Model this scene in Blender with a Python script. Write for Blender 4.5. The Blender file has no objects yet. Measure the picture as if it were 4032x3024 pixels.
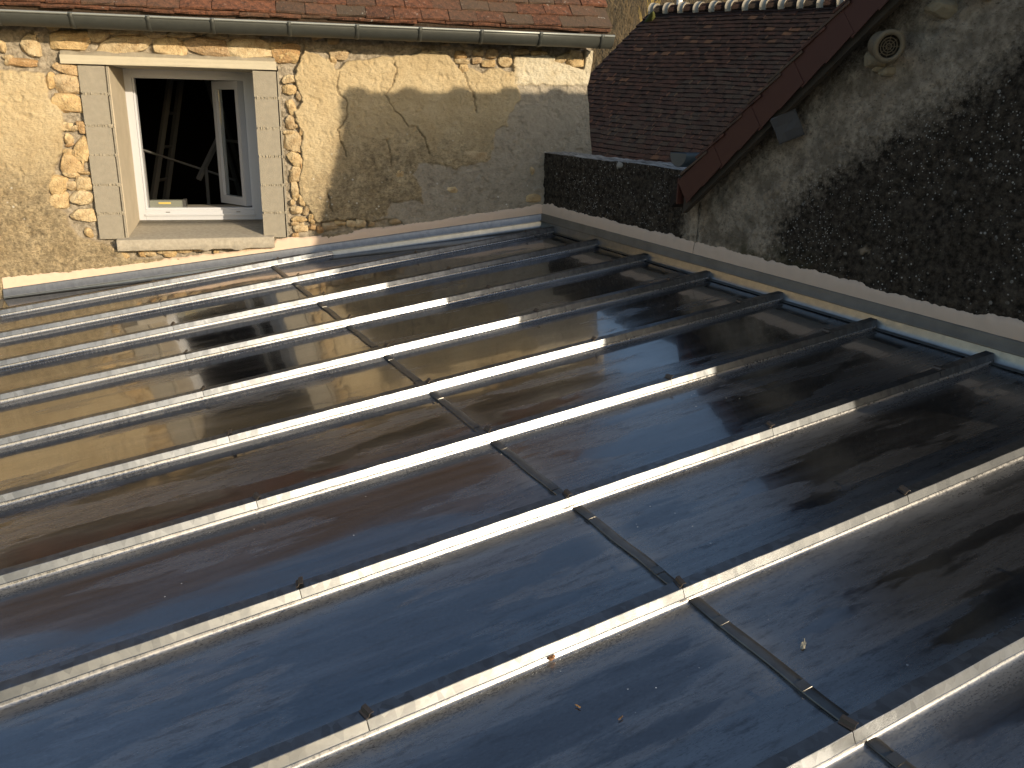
import bpy, bmesh, math, random
import numpy as np
from mathutils import Matrix, Vector
random.seed(7)
sc = bpy.context.scene
R_ = math.radians
# ---------------------------------------------------------------- camera
CAMZ = 4.2
cam = bpy.data.cameras.new('camera'); cam.sensor_width = 36; cam.lens = 29.437
cam.clip_start = .05; cam.clip_end = 2000
co = bpy.data.objects.new('camera', cam); sc.collection.objects.link(co)
rt, up, fw = Vector((.999789, .006227, .019558)), Vector((-.020526, .303307, .952672)), Vector((0, .952873, -.303371))
co.matrix_world = Matrix(((rt.x, up.x, -fw.x, 0), (rt.y, up.y, -fw.y, 0), (rt.z, up.z, -fw.z, CAMZ), (0, 0, 0, 1)))
sc.camera = co
# ---------------------------------------------------------------- sky and sun
SUN_AZ, SUN_EL = 133.3, 14.9
w = bpy.data.worlds.new('World'); sc.world = w; w.use_nodes = True
nt = w.node_tree; sky = nt.nodes.new('ShaderNodeTexSky'); sky.sky_type = 'NISHITA'; sky.sun_disc = False
sky.sun_elevation = R_(SUN_EL); sky.sun_rotation = R_(SUN_AZ); sky.altitude = 200; sky.air_density = 1.0; sky.dust_density = 1.6; sky.ozone_density = .6
bg = nt.nodes['Background']; bg.inputs['Strength'].default_value = .118; nt.links.new(sky.outputs[0], bg.inputs[0])
sl = bpy.data.lights.new('sun', 'SUN'); sl.energy = 3.9; sl.angle = R_(.55); sl.color = (1, .83, .60)
so = bpy.data.objects.new('sun', sl); sc.collection.objects.link(so)
sdir = Vector((math.sin(R_(SUN_AZ)) * math.cos(R_(SUN_EL)), math.cos(R_(SUN_AZ)) * math.cos(R_(SUN_EL)), math.sin(R_(SUN_EL))))
so.rotation_euler = sdir.to_track_quat('Z', 'Y').to_euler(); so.location = (20, -20, 30)
sc.view_settings.view_transform = 'Standard'; sc.view_settings.look = 'None'; sc.view_settings.gamma = 1
sc.view_settings.exposure = .52; sc.view_settings.use_curve_mapping = False
sc.cycles.max_bounces = 8; sc.cycles.glossy_bounces = 5
# ---------------------------------------------------------------- frames of the place
def frame(o, x, y, z): return Matrix(((x[0], y[0], z[0], o[0]), (x[1], y[1], z[1], o[1]), (x[2], y[2], z[2], o[2]), (0, 0, 0, 1)))
Cpt = (.2159, 6.7368, 3.478)
FA = frame(Cpt, (.973034, .230661, 0), (-.230661, .973034, 0), (0, 0, 1))      # house front: x along, y into wall, z up
FB = frame(Cpt, (.486959, -.873425, 0), (.873425, .486959, 0), (0, 0, 1))      # gable: x towards camera, y into wall
FR = frame((.2267, 6.7468, 3.367), (.882647, .452684, .126536), (-.460003, .887242, .034619), (-.096596, -.088763, .991358))  # zinc: x up slope, y = -t
FD = frame((2.1515, 18.8145, 5.7441), (-.64218, .76532, .04362), (.61718, .48245, .62156), (-.45464, -.42607, .78215))
FD.col[0] = (.64218, -.76532, -.04362, 0)                                      # x = -a (to the right), y up slope, z normal
RI = FR.inverted()
# ---------------------------------------------------------------- helpers
COL = sc.collection
def obj(name, me, mat=None, parent=None, **kw):
    o = bpy.data.objects.new(name, me); COL.objects.link(o)
    if parent is not None: o.parent = parent
    if mat is not None and me is not None and not me.materials: me.materials.append(mat)
    for k, v in kw.items(): o[k] = v
    return o
def empty(name, M, label, cat, **kw):
    o = bpy.data.objects.new(name, None); COL.objects.link(o); o.empty_display_size = .1; o.matrix_world = M
    o['label'] = label; o['category'] = cat
    for k, v in kw.items(): o[k] = v
    return o
def mesh(name, v, f, smooth=False):
    me = bpy.data.meshes.new(name); me.from_pydata([tuple(map(float, p)) for p in v], [], f); me.update()
    if smooth: me.polygons.foreach_set('use_smooth', [True] * len(me.polygons))
    return me
def box_vf(x0, x1, y0, y1, z0, z1, v=None, f=None):
    v = [] if v is None else v; f = [] if f is None else f; b = len(v)
    v += [(x0, y0, z0), (x1, y0, z0), (x1, y1, z0), (x0, y1, z0), (x0, y0, z1), (x1, y0, z1), (x1, y1, z1), (x0, y1, z1)]
    f += [[b+i for i in q] for q in ((0, 3, 2, 1), (4, 5, 6, 7), (0, 1, 5, 4), (1, 2, 6, 5), (2, 3, 7, 6), (3, 0, 4, 7))]
    return v, f
def bevbox(name, x0, x1, y0, y1, z0, z1, bev=.004, seg=1, jit=0, cuts=0):
    bm = bmesh.new(); v, f = box_vf(x0, x1, y0, y1, z0, z1)
    vs = [bm.verts.new(p) for p in v]; [bm.faces.new([vs[i] for i in q]) for q in f]
    if cuts: bmesh.ops.subdivide_edges(bm, edges=bm.edges[:], cuts=cuts, use_grid_fill=True)
    if bev:
        es = [e for e in bm.edges if len(e.link_faces) == 2 and e.calc_face_angle(0) > .5]
        bmesh.ops.bevel(bm, geom=es, offset=bev, segments=seg, affect='EDGES', profile=.5)
    if jit:
        for q in bm.verts: q.co += Vector((random.uniform(-jit, jit), random.uniform(-jit, jit), random.uniform(-jit, jit)))
    me = bpy.data.meshes.new(name); bm.to_mesh(me); bm.free(); return me
def prism(name, prof, a, b, axis='x', smooth=False):
    """closed profile [(p,q)] swept from a to b along an axis (x: (y,z), y: (x,z), z: (x,y))"""
    v = []; n = len(prof)
    for s in (a, b):
        for p, q in prof: v.append((s, p, q) if axis == 'x' else (p, s, q) if axis == 'y' else (p, q, s))
    f = [[i, (i+1) % n, n+(i+1) % n, n+i] for i in range(n)] + [list(range(n))[::-1], list(range(n, 2*n))]
    me = mesh(name, v, f, smooth); bm = bmesh.new(); bm.from_mesh(me); bmesh.ops.recalc_face_normals(bm, faces=bm.faces[:]); bm.to_mesh(me); bm.free()
    return me
def tube_vf(pts, rad, n=8, v=None, f=None, caps=True):
    v = [] if v is None else v; f = [] if f is None else f; b0 = len(v); pts = [Vector(p) for p in pts]
    for i, p in enumerate(pts):
        d = (pts[min(i+1, len(pts)-1)] - pts[max(i-1, 0)]).normalized()
        a = d.cross(Vector((0, 0, 1)) if abs(d.z) < .9 else Vector((1, 0, 0))).normalized(); c = d.cross(a)
        r = rad[i] if isinstance(rad, (list, tuple)) else rad
        for k in range(n):
            t = 2*math.pi*k/n; v.append(tuple(p + a*math.cos(t)*r + c*math.sin(t)*r))
    for i in range(len(pts)-1):
        for k in range(n):
            f.append([b0+i*n+k, b0+i*n+(k+1) % n, b0+(i+1)*n+(k+1) % n, b0+(i+1)*n+k])
    if caps and n > 2: f.append([b0+k for k in range(n)][::-1]); f.append([b0+(len(pts)-1)*n+k for k in range(n)])
    return v, f
# numpy value noise
def _h(ix, iy, s):
    n = (ix.astype(np.int64)*374761393 + iy.astype(np.int64)*668265263 + s*974711) & 0x7fffffff
    n = ((n ^ (n >> 13))*1274126177) & 0x7fffffff; n = (n ^ (n >> 16)) & 0xffff
    return n/65535.
def vn(x, y, s=0):
    x = np.asarray(x, float); y = np.asarray(y, float)
    ix = np.floor(x); iy = np.floor(y); fx = x-ix; fy = y-iy; fx = fx*fx*(3-2*fx); fy = fy*fy*(3-2*fy)
    a = _h(ix, iy, s); b = _h(ix+1, iy, s); c = _h(ix, iy+1, s); d = _h(ix+1, iy+1, s)
    return (a*(1-fx)+b*fx)*(1-fy) + (c*(1-fx)+d*fx)*fy
def fbm(x, y, sc_=1., o=4, s=0, g=.5):
    t = 0; a = 1; n = 0
    for i in range(o): t = t + a*vn(x*sc_+i*17.3, y*sc_+i*9.1, s+i); n += a; a *= g; sc_ *= 2.03
    return t/n*2-1
def smst(a, b, x): t = np.clip((x-a)/(b-a), 0, 1); return t*t*(3-2*t)
def psdf(poly, X, Y):
    """signed distance to polygon, positive inside"""
    P = np.array(poly); n = len(P); d = np.full(X.shape, 1e9); ins = np.zeros(X.shape, bool)
    for i in range(n):
        a = P[i]; b = P[(i+1) % n]; e = b-a; L = e@e+1e-12
        t = np.clip(((X-a[0])*e[0]+(Y-a[1])*e[1])/L, 0, 1); d = np.minimum(d, np.hypot(X-a[0]-t*e[0], Y-a[1]-t*e[1]))
        c = ((a[1] > Y) != (b[1] > Y)); xi = a[0]+(Y-a[1])*(e[0])/(e[1] if abs(e[1]) > 1e-12 else 1e-12); ins ^= c & (X < xi)
    return np.where(ins, d, -d)
def ldist(line, X, Y):
    d = np.full(X.shape, 1e9)
    for a, b in zip(line[:-1], line[1:]):
        a = np.array(a); e = np.array(b)-a; t = np.clip(((X-a[0])*e[0]+(Y-a[1])*e[1])/(e@e+1e-12), 0, 1)
        d = np.minimum(d, np.hypot(X-a[0]-t*e[0], Y-a[1]-t*e[1]))
    return d
def gridmesh(name, X, Y, Z, keep=None, attr=None, smooth=True):
    """2-D arrays of local coordinates -> quads; keep is a mask per quad; attr an (ny,nx,4) colour per vertex"""
    ny, nx = X.shape; idx = np.arange(ny*nx).reshape(ny, nx)
    q = np.stack([idx[:-1, :-1], idx[:-1, 1:], idx[1:, 1:], idx[1:, :-1]], -1).reshape(-1, 4)
    if keep is not None: q = q[keep.reshape(-1)]
    v = np.stack([X, Y, Z], -1).reshape(-1, 3); used = np.unique(q); re = np.full(len(v), -1); re[used] = np.arange(len(used)); q = re[q]; v = v[used]
    me = bpy.data.meshes.new(name); me.vertices.add(len(v)); me.vertices.foreach_set('co', v.astype(np.float32).ravel())
    me.loops.add(q.size); me.loops.foreach_set('vertex_index', q.astype(np.int32).ravel())
    me.polygons.add(len(q)); me.polygons.foreach_set('loop_start', np.arange(0, q.size, 4, dtype=np.int32))
    me.update(calc_edges=True); me.validate()
    if smooth: me.polygons.foreach_set('use_smooth', [True]*len(me.polygons))
    if attr is not None:
        a = me.color_attributes.new('reg', 'FLOAT_COLOR', 'POINT'); a.data.foreach_set('color', attr.reshape(-1, 4)[used].astype(np.float32).ravel())
    return me
# ---------------------------------------------------------------- materials
class NB:
    def __init__(s, name):
        s.m = bpy.data.materials.new(name); s.m.use_nodes = True; s.t = s.m.node_tree; s.b = s.t.nodes['Principled BSDF']; s.tc = None
    def n(s, t): return s.t.nodes.new(t)
    def l(s, a, b): s.t.links.new(a, b)
    def co(s, kind='Object', scale=(1, 1, 1), rot=(0, 0, 0), loc=(0, 0, 0)):
        if s.tc is None: s.tc = s.n('ShaderNodeTexCoord')
        mp = s.n('ShaderNodeMapping'); mp.inputs['Scale'].default_value = scale; mp.inputs['Rotation'].default_value = rot; mp.inputs['Location'].default_value = loc
        s.l(s.tc.outputs[kind], mp.inputs['Vector']); return mp.outputs[0]
    def noise(s, vec, scale, detail=4, rough=.55, dist=0):
        x = s.n('ShaderNodeTexNoise'); x.inputs['Scale'].default_value = scale; x.inputs['Detail'].default_value = detail; x.inputs['Roughness'].default_value = rough; x.inputs['Distortion'].default_value = dist
        s.l(vec, x.inputs['Vector']); return x.outputs['Fac']
    def voro(s, vec, scale, out='Distance', feat='F1', rand=1):
        x = s.n('ShaderNodeTexVoronoi'); x.feature = feat; x.inputs['Scale'].default_value = scale; x.inputs['Randomness'].default_value = rand; s.l(vec, x.inputs['Vector']); return x.outputs[out]
    def mr(s, v, a, b, c=0, d=1):
        x = s.n('ShaderNodeMapRange'); x.inputs['From Min'].default_value = a; x.inputs['From Max'].default_value = b; x.inputs['To Min'].default_value = c; x.inputs['To Max'].default_value = d
        s.l(v, x.inputs['Value']); return x.outputs[0]
    def math(s, op, a, b=None, clamp=False):
        x = s.n('ShaderNodeMath'); x.operation = op; x.use_clamp = clamp
        for i, q in enumerate((a, b)):
            if q is None: continue
            if isinstance(q, (int, float)): x.inputs[i].default_value = q
            else: s.l(q, x.inputs[i])
        return x.outputs[0]
    def mix(s, f, a, b, mode='MIX'):
        x = s.n('ShaderNodeMix'); x.data_type = 'RGBA'; x.blend_type = mode
        for nm, q in ((0, f), (6, a), (7, b)):
            if isinstance(q, (int, float)): x.inputs[nm].default_value = q
            elif isinstance(q, tuple): x.inputs[nm].default_value = (*q, 1)
            else: s.l(q, x.inputs[nm])
        return x.outputs[2]
    def attr(s, name):
        x = s.n('ShaderNodeAttribute'); x.attribute_name = name; y = s.n('ShaderNodeSeparateColor'); s.l(x.outputs['Color'], y.inputs[0]); return y.outputs[0], y.outputs[1], y.outputs[2], x.outputs['Alpha']
    def rnd(s): x = s.n('ShaderNodeObjectInfo'); return x.outputs['Random']
    def bump(s, h, st=.3, d=.01):
        x = s.n('ShaderNodeBump'); x.inputs['Strength'].default_value = st; x.inputs['Distance'].default_value = d; s.l(h, x.inputs['Height']); s.l(x.outputs[0], s.b.inputs['Normal']); return x
    def set(s, **k):
        for a, q in k.items():
            i = s.b.inputs[a.replace('_', ' ')]
            if hasattr(q, 'is_linked') or hasattr(q, 'links'): s.l(q, i)
            elif isinstance(q, tuple): i.default_value = (*q, 1)
            else: i.default_value = q
        return s.m
def m_plain(name, c, rough=.8, metal=0, var=.25, scale=12, bump=.15, kind='Object', spec=.3):
    b = NB(name); v = b.co(kind); n1 = b.noise(v, scale, 6, .6)
    d = tuple(x*(1-var) for x in c); e = tuple(min(1, x*(1+var)) for x in c)
    col = b.mix(n1, d, e); b.bump(b.noise(v, scale*6, 4), bump, .004)
    return b.set(Base_Color=col, Roughness=rough, Metallic=metal, Specular_IOR_Level=spec)
def m_render():                                   # house front: cream render, grey cement, mortar, stains and darkened areas
    b = NB('house_render'); v = b.co(); cr, gr, ck, dirt_dark = b.attr('reg')
    n1 = b.noise(v, 5, 5, .6); n2 = b.noise(v, 34, 6, .65); n3 = b.noise(b.co(scale=(1, 1, 1.9)), 60, 5, .7); n4 = b.noise(v, 14, 5, .7)
    cream = b.mix(b.mr(n1, .3, .7), (.47, .365, .212), (.57, .47, .30)); cream = b.mix(b.mr(n3, .54, .74, 0, .6), cream, (.32, .245, .14)); cream = b.mix(b.mr(n2, .60, .78, 0, .6), cream, (.66, .55, .36)); vp_ = b.noise(b.co(scale=(1, 1, 1.6)), 110, 3, .7); cream = b.mix(b.mr(vp_, .60, .70, 0, .55), cream, (.22, .155, .075)); cream = b.mix(b.math('MULTIPLY', b.math('MULTIPLY', ck, -1, True), b.mr(n4, .3, .6, .4, 1)), cream, (.66, .60, .46))
    grey = b.mix(n2, (.34, .295, .225), (.56, .50, .40)); grey = b.mix(b.mr(n4, .55, .75, 0, .6), grey, (.25, .215, .155))
    mort = b.mix(b.mr(n2, .3, .7), (.20, .17, .125), (.46, .405, .32))
    c = b.mix(cr, mort, cream); c = b.mix(gr, c, grey)
    dm = b.math('MULTIPLY', dirt_dark, b.mr(b.math('ADD', b.math('MULTIPLY', n2, .55), b.math('MULTIPLY', n4, .55)), .36, .74)); c = b.mix(b.math('MULTIPLY', dm, .92), c, (.075, .06, .042)); c = b.mix(b.math('MULTIPLY', b.math('MULTIPLY', dirt_dark, b.mr(n3, .5, .68)), .55), c, (.07, .055, .035))
    vs = b.voro(v, 17); wh = b.math('MULTIPLY', b.mr(vs, .1, .14, 1, 0), b.mr(b.noise(v, 7, 2), .5, .62)); wh = b.math('MULTIPLY', wh, b.mr(dirt_dark, .1, .5)); c = b.mix(b.math('MULTIPLY', wh, .8), c, (.62, .59, .52))
    c = b.mix(b.math('MULTIPLY', b.math('MAXIMUM', ck, 0), .5), c, (.12, .095, .06))  # cracks darkened in colour too, for the shade inside their grooves
    b.bump(b.math('ADD', b.math('MULTIPLY', n3, .7), b.math('MULTIPLY', n2, .6)), 1.0, .018)
    return b.set(Base_Color=c, Roughness=.93, Specular_IOR_Level=.2)
def m_gable():                                    # dark lichen-grown wall with a lighter sheltered streak
    b = NB('lichen_wall'); v = b.co(); st, gn, pl, _ = b.attr('reg')
    n1 = b.noise(v, 6, 6, .65); n2 = b.noise(v, 30, 6, .7); n3 = b.noise(v, 90, 4, .7); n4 = b.noise(v, 2.2, 4, .6)
    dark = b.mix(b.mr(n2, .40, .66), (.018, .0145, .011), (.095, .077, .058)); dark = b.mix(b.mr(n1, .56, .76, 0, .6), dark, (.125, .105, .082))
    lite = b.mix(b.mr(n2, .3, .7), (.22, .18, .135), (.46, .39, .30)); lite = b.mix(b.mr(n1, .45, .6, 0, .7), lite, (.12, .098, .072)); lite = b.mix(b.mr(b.noise(b.co(scale=(1, 1, 1.7)), 48, 5, .75), .56, .66, 0, .8), lite, (.07, .056, .04))
    f = b.mr(b.math('ADD', st, b.math('ADD', b.math('MULTIPLY', b.math('SUBTRACT', n2, .5), 1.1), b.math('MULTIPLY', b.math('SUBTRACT', n1, .5), 1.0))), .25, .85); c = b.mix(f, dark, lite)
    c = b.mix(b.math('MULTIPLY', gn, b.mr(n1, .4, .6)), c, (.055, .05, .022)); c = b.mix(b.math('MULTIPLY', pl, .7), c, (.36, .29, .21))
    spot = None
    for sca, r0, seed, lo in ((13, .125, 0, .50), (21, .135, 3, .50), (36, .16, 6, .47), (60, .20, 9, .44)):
        vv = b.co(loc=(seed*.7, seed*.3, seed*.5)); dd = b.voro(vv, sca); m = b.math('MULTIPLY', b.mr(dd, r0*.8, r0, 1, 0), b.mr(b.noise(vv, 3.1, 4, .65), lo, lo+.12))
        spot = m if spot is None else b.math('MAXIMUM', spot, m)
    spot = b.math('MULTIPLY', spot, b.math('SUBTRACT', 1, b.math('MULTIPLY', st, .85))); c = b.mix(b.math('MULTIPLY', spot, .85), c, (.46, .44, .40))
    b.bump(b.math('ADD', n2, b.math('MULTIPLY', n3, .5)), 1.0, .016)
    return b.set(Base_Color=c, Roughness=.95, Specular_IOR_Level=.15)
def m_zinc():
    b = NB('zinc_sheet'); v = b.co(); vs = b.co(scale=(.55, 2.4, 1)); vf = b.co(scale=(1.2, 16, 1)); vx = b.co(scale=(6, 60, 1))
    sep = b.n('ShaderNodeSeparateXYZ'); b.l(v, sep.inputs[0]); t = b.math('MULTIPLY', sep.outputs[1], -1)
    n1 = b.noise(vs, 1.7, 7, .58, .1); n2 = b.noise(vf, 3, 6, .65); n3 = b.noise(vx, 3, 4, .6); n4 = b.noise(v, 1.3, 3); n6 = b.noise(b.co(scale=(.5, 5, 1)), 2.2, 5, .6)
    wet = b.math('ADD', n1, b.mr(t, 0, 5, .16, -.06)); wetm = b.mr(wet, .485, .515)
    g1 = b.noise(b.co(scale=(18, 42, 1)), 5, 6, .7); g2 = b.noise(b.co(scale=(2.5, 11, 1)), 4, 7, .68)
    rough = b.math('ADD', b.mr(wetm, 0, 1, .25, .15), b.mr(n2, .35, .75, 0, .07)); rough = b.math('ADD', rough, b.mr(n6, .4, .7, -.03, .05))
    c = b.mix(wetm, (.285, .288, .30), (.165, .171, .188)); c = b.mix(b.mr(n6, .48, .75, 0, .55), c, (.38, .385, .40)); c = b.mix(b.mr(n2, .45, .75, 0, .45), c, (.17, .172, .185)); c = b.mix(b.mr(n3, .6, .8, 0, .45), c, (.10, .10, .108))
    c = b.mix(b.mr(g2, .52, .64, 0, .6), c, (.12, .12, .128)); c = b.mix(b.mr(g1, .54, .66, 0, .6), c, (.09, .09, .098)); c = b.mix(b.mr(g1, .42, .28, 0, .5), c, (.42, .425, .44))
    sp = b.math('MULTIPLY', b.mr(b.voro(v, 26), .05, .075, 1, 0), b.mr(b.noise(v, 1.9, 3), .50, .58)); sp = b.math('MULTIPLY', sp, b.mr(b.noise(v, 19, 1), .5, .55)); ed_ = b.attr('reg')[0]; dep = b.math('MULTIPLY', ed_, b.mr(b.math('ADD', b.math('MULTIPLY', g1, .6), b.math('MULTIPLY', n1, .5)), .46, .62)); c = b.mix(b.math('MULTIPLY', dep, .55), c, (.42, .42, .41)); rough = b.math('ADD', rough, b.math('MULTIPLY', dep, .18))
    c = b.mix(b.math('MULTIPLY', sp, .7), c, (.75, .75, .73))
    b.bump(b.math('ADD', n2, b.math('MULTIPLY', n3, .5)), .03, .004); b.set(Coat_Weight=b.mr(wetm, 0, 1, .15, 1.), Coat_Roughness=b.mr(n2, .35, .75, .03, .08), Coat_IOR=1.45)
    return b.set(Base_Color=c, Roughness=rough, Metallic=b.math('SUBTRACT', b.mr(wetm, 0, 1, .93, .95), b.math('MAXIMUM', b.math('MULTIPLY', sp, .6), b.math('MULTIPLY', dep, .3))))
def m_cap(name='zinc_cap', c0=(.105, .114, .126), c1=(.205, .220, .240), r=.33, metal=.93, vo=.35):
    b = NB(name); v = b.co(); vx = b.co(scale=(1, .6, .6)); n1 = b.voro(vx, 42, 'Color'); s_ = b.n('ShaderNodeSeparateColor'); b.l(n1, s_.inputs[0]); n2 = b.noise(v, 25, 5, .6)
    f = b.math('ADD', b.math('MULTIPLY', s_.outputs[0], vo), b.math('MULTIPLY', n2, .6)); c = b.mix(b.mr(f, .25, .8), c0, c1)
    b.bump(n2, .05, .003)
    return b.set(Base_Color=c, Roughness=b.mr(f, .2, .9, r+.06, r-.05), Metallic=metal)
def m_tile(name, a, c2, lich=.5, dark=(.045, .032, .025), drab=(.11, .085, .06), lc=(.42, .40, .36)):
    b = NB(name); v = b.co(); r = b.rnd(); g = b.co('Object'); n1 = b.noise(v, 22, 6, .65); n2 = b.noise(v, 70, 4, .65)
    c = b.mix(r, a, c2); c = b.mix(b.mr(n1, .40, .64, 0, .85), c, dark); c = b.mix(b.mr(n2, .56, .70, 0, .55), c, tuple(min(1, x*2.0) for x in a))
    rr = b.math('FRACT', b.math('MULTIPLY', r, 7.31)); c = b.mix(b.math('MULTIPLY', b.mr(rr, .45, .9), .75), c, drab)
    gm = b.n('ShaderNodeNewGeometry'); ln = b.noise(gm.outputs['Position'], 26, 5, .7); lm = b.math('MULTIPLY', b.mr(ln, .62, .68), b.mr(b.noise(gm.outputs['Position'], 2.2, 2), .46, .62)); c = b.mix(b.math('MULTIPLY', lm, lich), c, lc)
    b.bump(b.math('ADD', n1, n2), .7, .010)
    return b.set(Base_Color=c, Roughness=.9, Specular_IOR_Level=.25)
def m_stone():
    b = NB('rubble_stone'); v = b.co(); r = b.rnd(); n1 = b.noise(v, 16, 6, .65); n2 = b.noise(v, 60, 5, .65)
    c = b.mix(r, (.56, .415, .215), (.62, .52, .34)); rr = b.math('FRACT', b.math('MULTIPLY', r, 5.7)); c = b.mix(b.mr(rr, .75, 1, 0, .8), c, (.36, .20, .085)); r3 = b.math('FRACT', b.math('MULTIPLY', r, 13.3)); c = b.mix(b.mr(r3, .7, 1, 0, .7), c, (.36, .30, .22))
    c = b.mix(b.mr(n1, .42, .68, 0, .75), c, (.27, .165, .07)); c = b.mix(b.mr(n2, .55, .72, 0, .6), c, (.68, .57, .39)); n5 = b.noise(v, 130, 3, .7); c = b.mix(b.mr(n5, .58, .7, 0, .6), c, (.16, .10, .05))
    b.bump(b.math('ADD', n1, b.math('MULTIPLY', n2, .9)), .9, .014)
    return b.set(Base_Color=c, Roughness=.92, Specular_IOR_Level=.2)
M_RENDER, M_GABLE, M_ZINC, M_CAP, M_STONE = m_render(), m_gable(), m_zinc(), m_cap(), m_stone()
M_FLASH = m_cap('zinc_flashing', (.26, .265, .27), (.42, .42, .41), .42, .8, .15)
M_FLASHB = m_plain('dull_smeared_zinc', (.17, .155, .13), .55, .35, .45, 7, .15)
M_SEAM = m_cap('zinc_seam', (.13, .128, .125), (.22, .215, .205), .35, .85, .15)
M_UPST = m_cap('zinc_upstand', (.26, .26, .25), (.42, .41, .38), .28, .9, .06)
M_TAN = m_plain('tan_mortar', (.62, .48, .37), .93, 0, .07, 18, .25)
M_BLOCK = m_plain('concrete_block', (.275, .25, .20), .93, 0, .2, 30, .8)
M_JOINT = m_plain('block_joint', (.30, .27, .21), .95, 0, .25, 40, .9)
M_LINTEL = m_plain('pale_lintel', (.45, .41, .315), .9, 0, .1, 18, .25)
M_SILL = m_plain('concrete_sill', (.37, .335, .27), .92, 0, .4, 38, .8)
M_PVC = m_plain('white_pvc', (.47, .49, .53), .35, 0, .02, 5, 0, spec=.5)
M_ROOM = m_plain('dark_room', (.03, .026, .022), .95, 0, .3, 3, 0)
M_ALU = m_plain('aluminium', (.16, .16, .16), .5, .3, .1, 20, .02)
M_GUT = m_plain('weathered_zinc_gutter', (.062, .066, .060), .5, .35, .25, 15, .05)
M_BROWN = m_plain('brown_painted_metal', (.062, .021, .0155), .6, 0, .12, 9, .03, spec=.35)
M_TILE = m_tile('clay_roof_tile', (.20, .083, .046), (.10, .050, .032), .8, (.030, .022, .018), (.085, .068, .050))
M_DTILE = m_tile('dark_clay_tile', (.043, .021, .016), (.025, .0155, .0125), .3, (.008, .0065, .0055), (.030, .025, .020), (.12, .11, .10))
M_WOOD = m_plain('dark_wood', (.05, .04, .03), .9, 0, .3, 10, .2)
M_CLIP = m_plain('brown_metal_clip', (.10, .085, .075), .5, .7, .2, 40, .05)
g = NB('window_glass'); M_GLASS = g.set(Base_Color=(.9, .95, .95), Roughness=.02, Transmission_Weight=1.0, IOR=1.45)
# ================================================================ ground and hill
def ground():
    v, f = [(-300, -300, 0), (300, -300, 0), (300, 400, 0), (-300, 400, 0)], [[0, 1, 2, 3]]
    obj('ground', mesh('ground', v, f), m_plain('earth', (.10, .09, .05), .95, 0, .3, .6, .3), kind='structure')
ground()
def hillz(x, y):
    d = np.hypot(x, y); return np.clip((d-26)/44, 0, 1.35)*13.2 + 1.1*fbm(x, y, .09, 3, 5)
def hill():
    th = np.linspace(R_(-75), R_(75), 90); d = np.linspace(22, 110, 60); T, D = np.meshgrid(th, d)
    X = np.sin(T)*D; Y = np.cos(T)*D; Z = hillz(X, Y)-.5
    obj('hillside', gridmesh('hillside', X, Y, Z), m_plain('dry_hillside', (.085, .066, .036), .95, 0, .35, .8, .6), kind='structure')
    rng = np.random.default_rng(3); v = []; f = []
    for k in range(5200):                                    # winter scrub: bare upright stems and twigs
        a = R_(rng.uniform(-6, 34)) if k < 3800 else R_(rng.uniform(-60, 60)); dd = rng.uniform(36, 88); x = math.sin(a)*dd; y = math.cos(a)*dd; z = float(hillz(np.array(x), np.array(y)))-.4
        hgt = rng.uniform(1.2, 3.0); rad = rng.uniform(.015, .035); lean = rng.normal(0, .22, 2)
        tip = (x+lean[0]*hgt, y+lean[1]*hgt, z+hgt); v, f = tube_vf([(x, y, z), tip], [rad, rad*.35], 3, v, f, False)
        for j in range(4):
            s = rng.uniform(.25, .85); p = (x+lean[0]*hgt*s, y+lean[1]*hgt*s, z+hgt*s); q = rng.normal(0, .5, 2)
            v, f = tube_vf([p, (p[0]+q[0], p[1]+q[1], p[2]+rng.uniform(.35, 1.0))], [rad*.6, rad*.2], 3, v, f, False)
    b = NB('dry_twigs'); gm = b.n('ShaderNodeNewGeometry'); n1 = b.noise(gm.outputs['Position'], .35, 3); c = b.mix(b.mr(n1, .35, .65), (.13, .095, .050), (.085, .066, .040))
    obj('scrub', mesh('scrub', v, f), b.set(Base_Color=c, Roughness=.9), kind='stuff', label='dry brown winter scrub covering the far hillside', category='scrub')
hill()
def sapling(px, dist, h, label, seed):
    x, y = px*dist, dist; z = float(hillz(np.array(x), np.array(y)))-.4; rng = random.Random(seed)
    r = empty('bare_sapling', Matrix.Translation((x, y, z)), label, 'tree', group='bare saplings on the hillside')
    v, f = tube_vf([(0, 0, 0), (.05*h, 0, h*.4), (.02*h, 0, h*.75), (.06*h, 0, h)], [.06, .045, .03, .012], 6)
    bark = m_plain('yellow_bark', (.42, .31, .10), .85, 0, .2, 4, .1); obj('trunk', mesh('trunk', v, f, True), bark, r)
    v, f = [], []
    for k in range(46):
        s = rng.uniform(.15, .95); a = rng.uniform(0, 6.28); L = h*rng.uniform(.15, .38)*(1.15-s); p = (.04*h*s, 0, h*s)
        m = (p[0]+math.cos(a)*L*.4, p[1]+math.sin(a)*L*.4, p[2]+L*.55); e = (p[0]+math.cos(a)*L*.6, p[1]+math.sin(a)*L*.6, p[2]+L*1.25)
        v, f = tube_vf([p, m, e], [.022, .015, .006], 4, v, f)
    obj('crown', mesh('crown', v, f), bark, r)
sapling(.1420, 52, 4.6, 'taller yellow barked bare sapling left of the dark tiled roof', 1)
sapling(.1500, 47, 3.4, 'shorter yellow barked bare sapling beside the taller one', 2)
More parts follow.
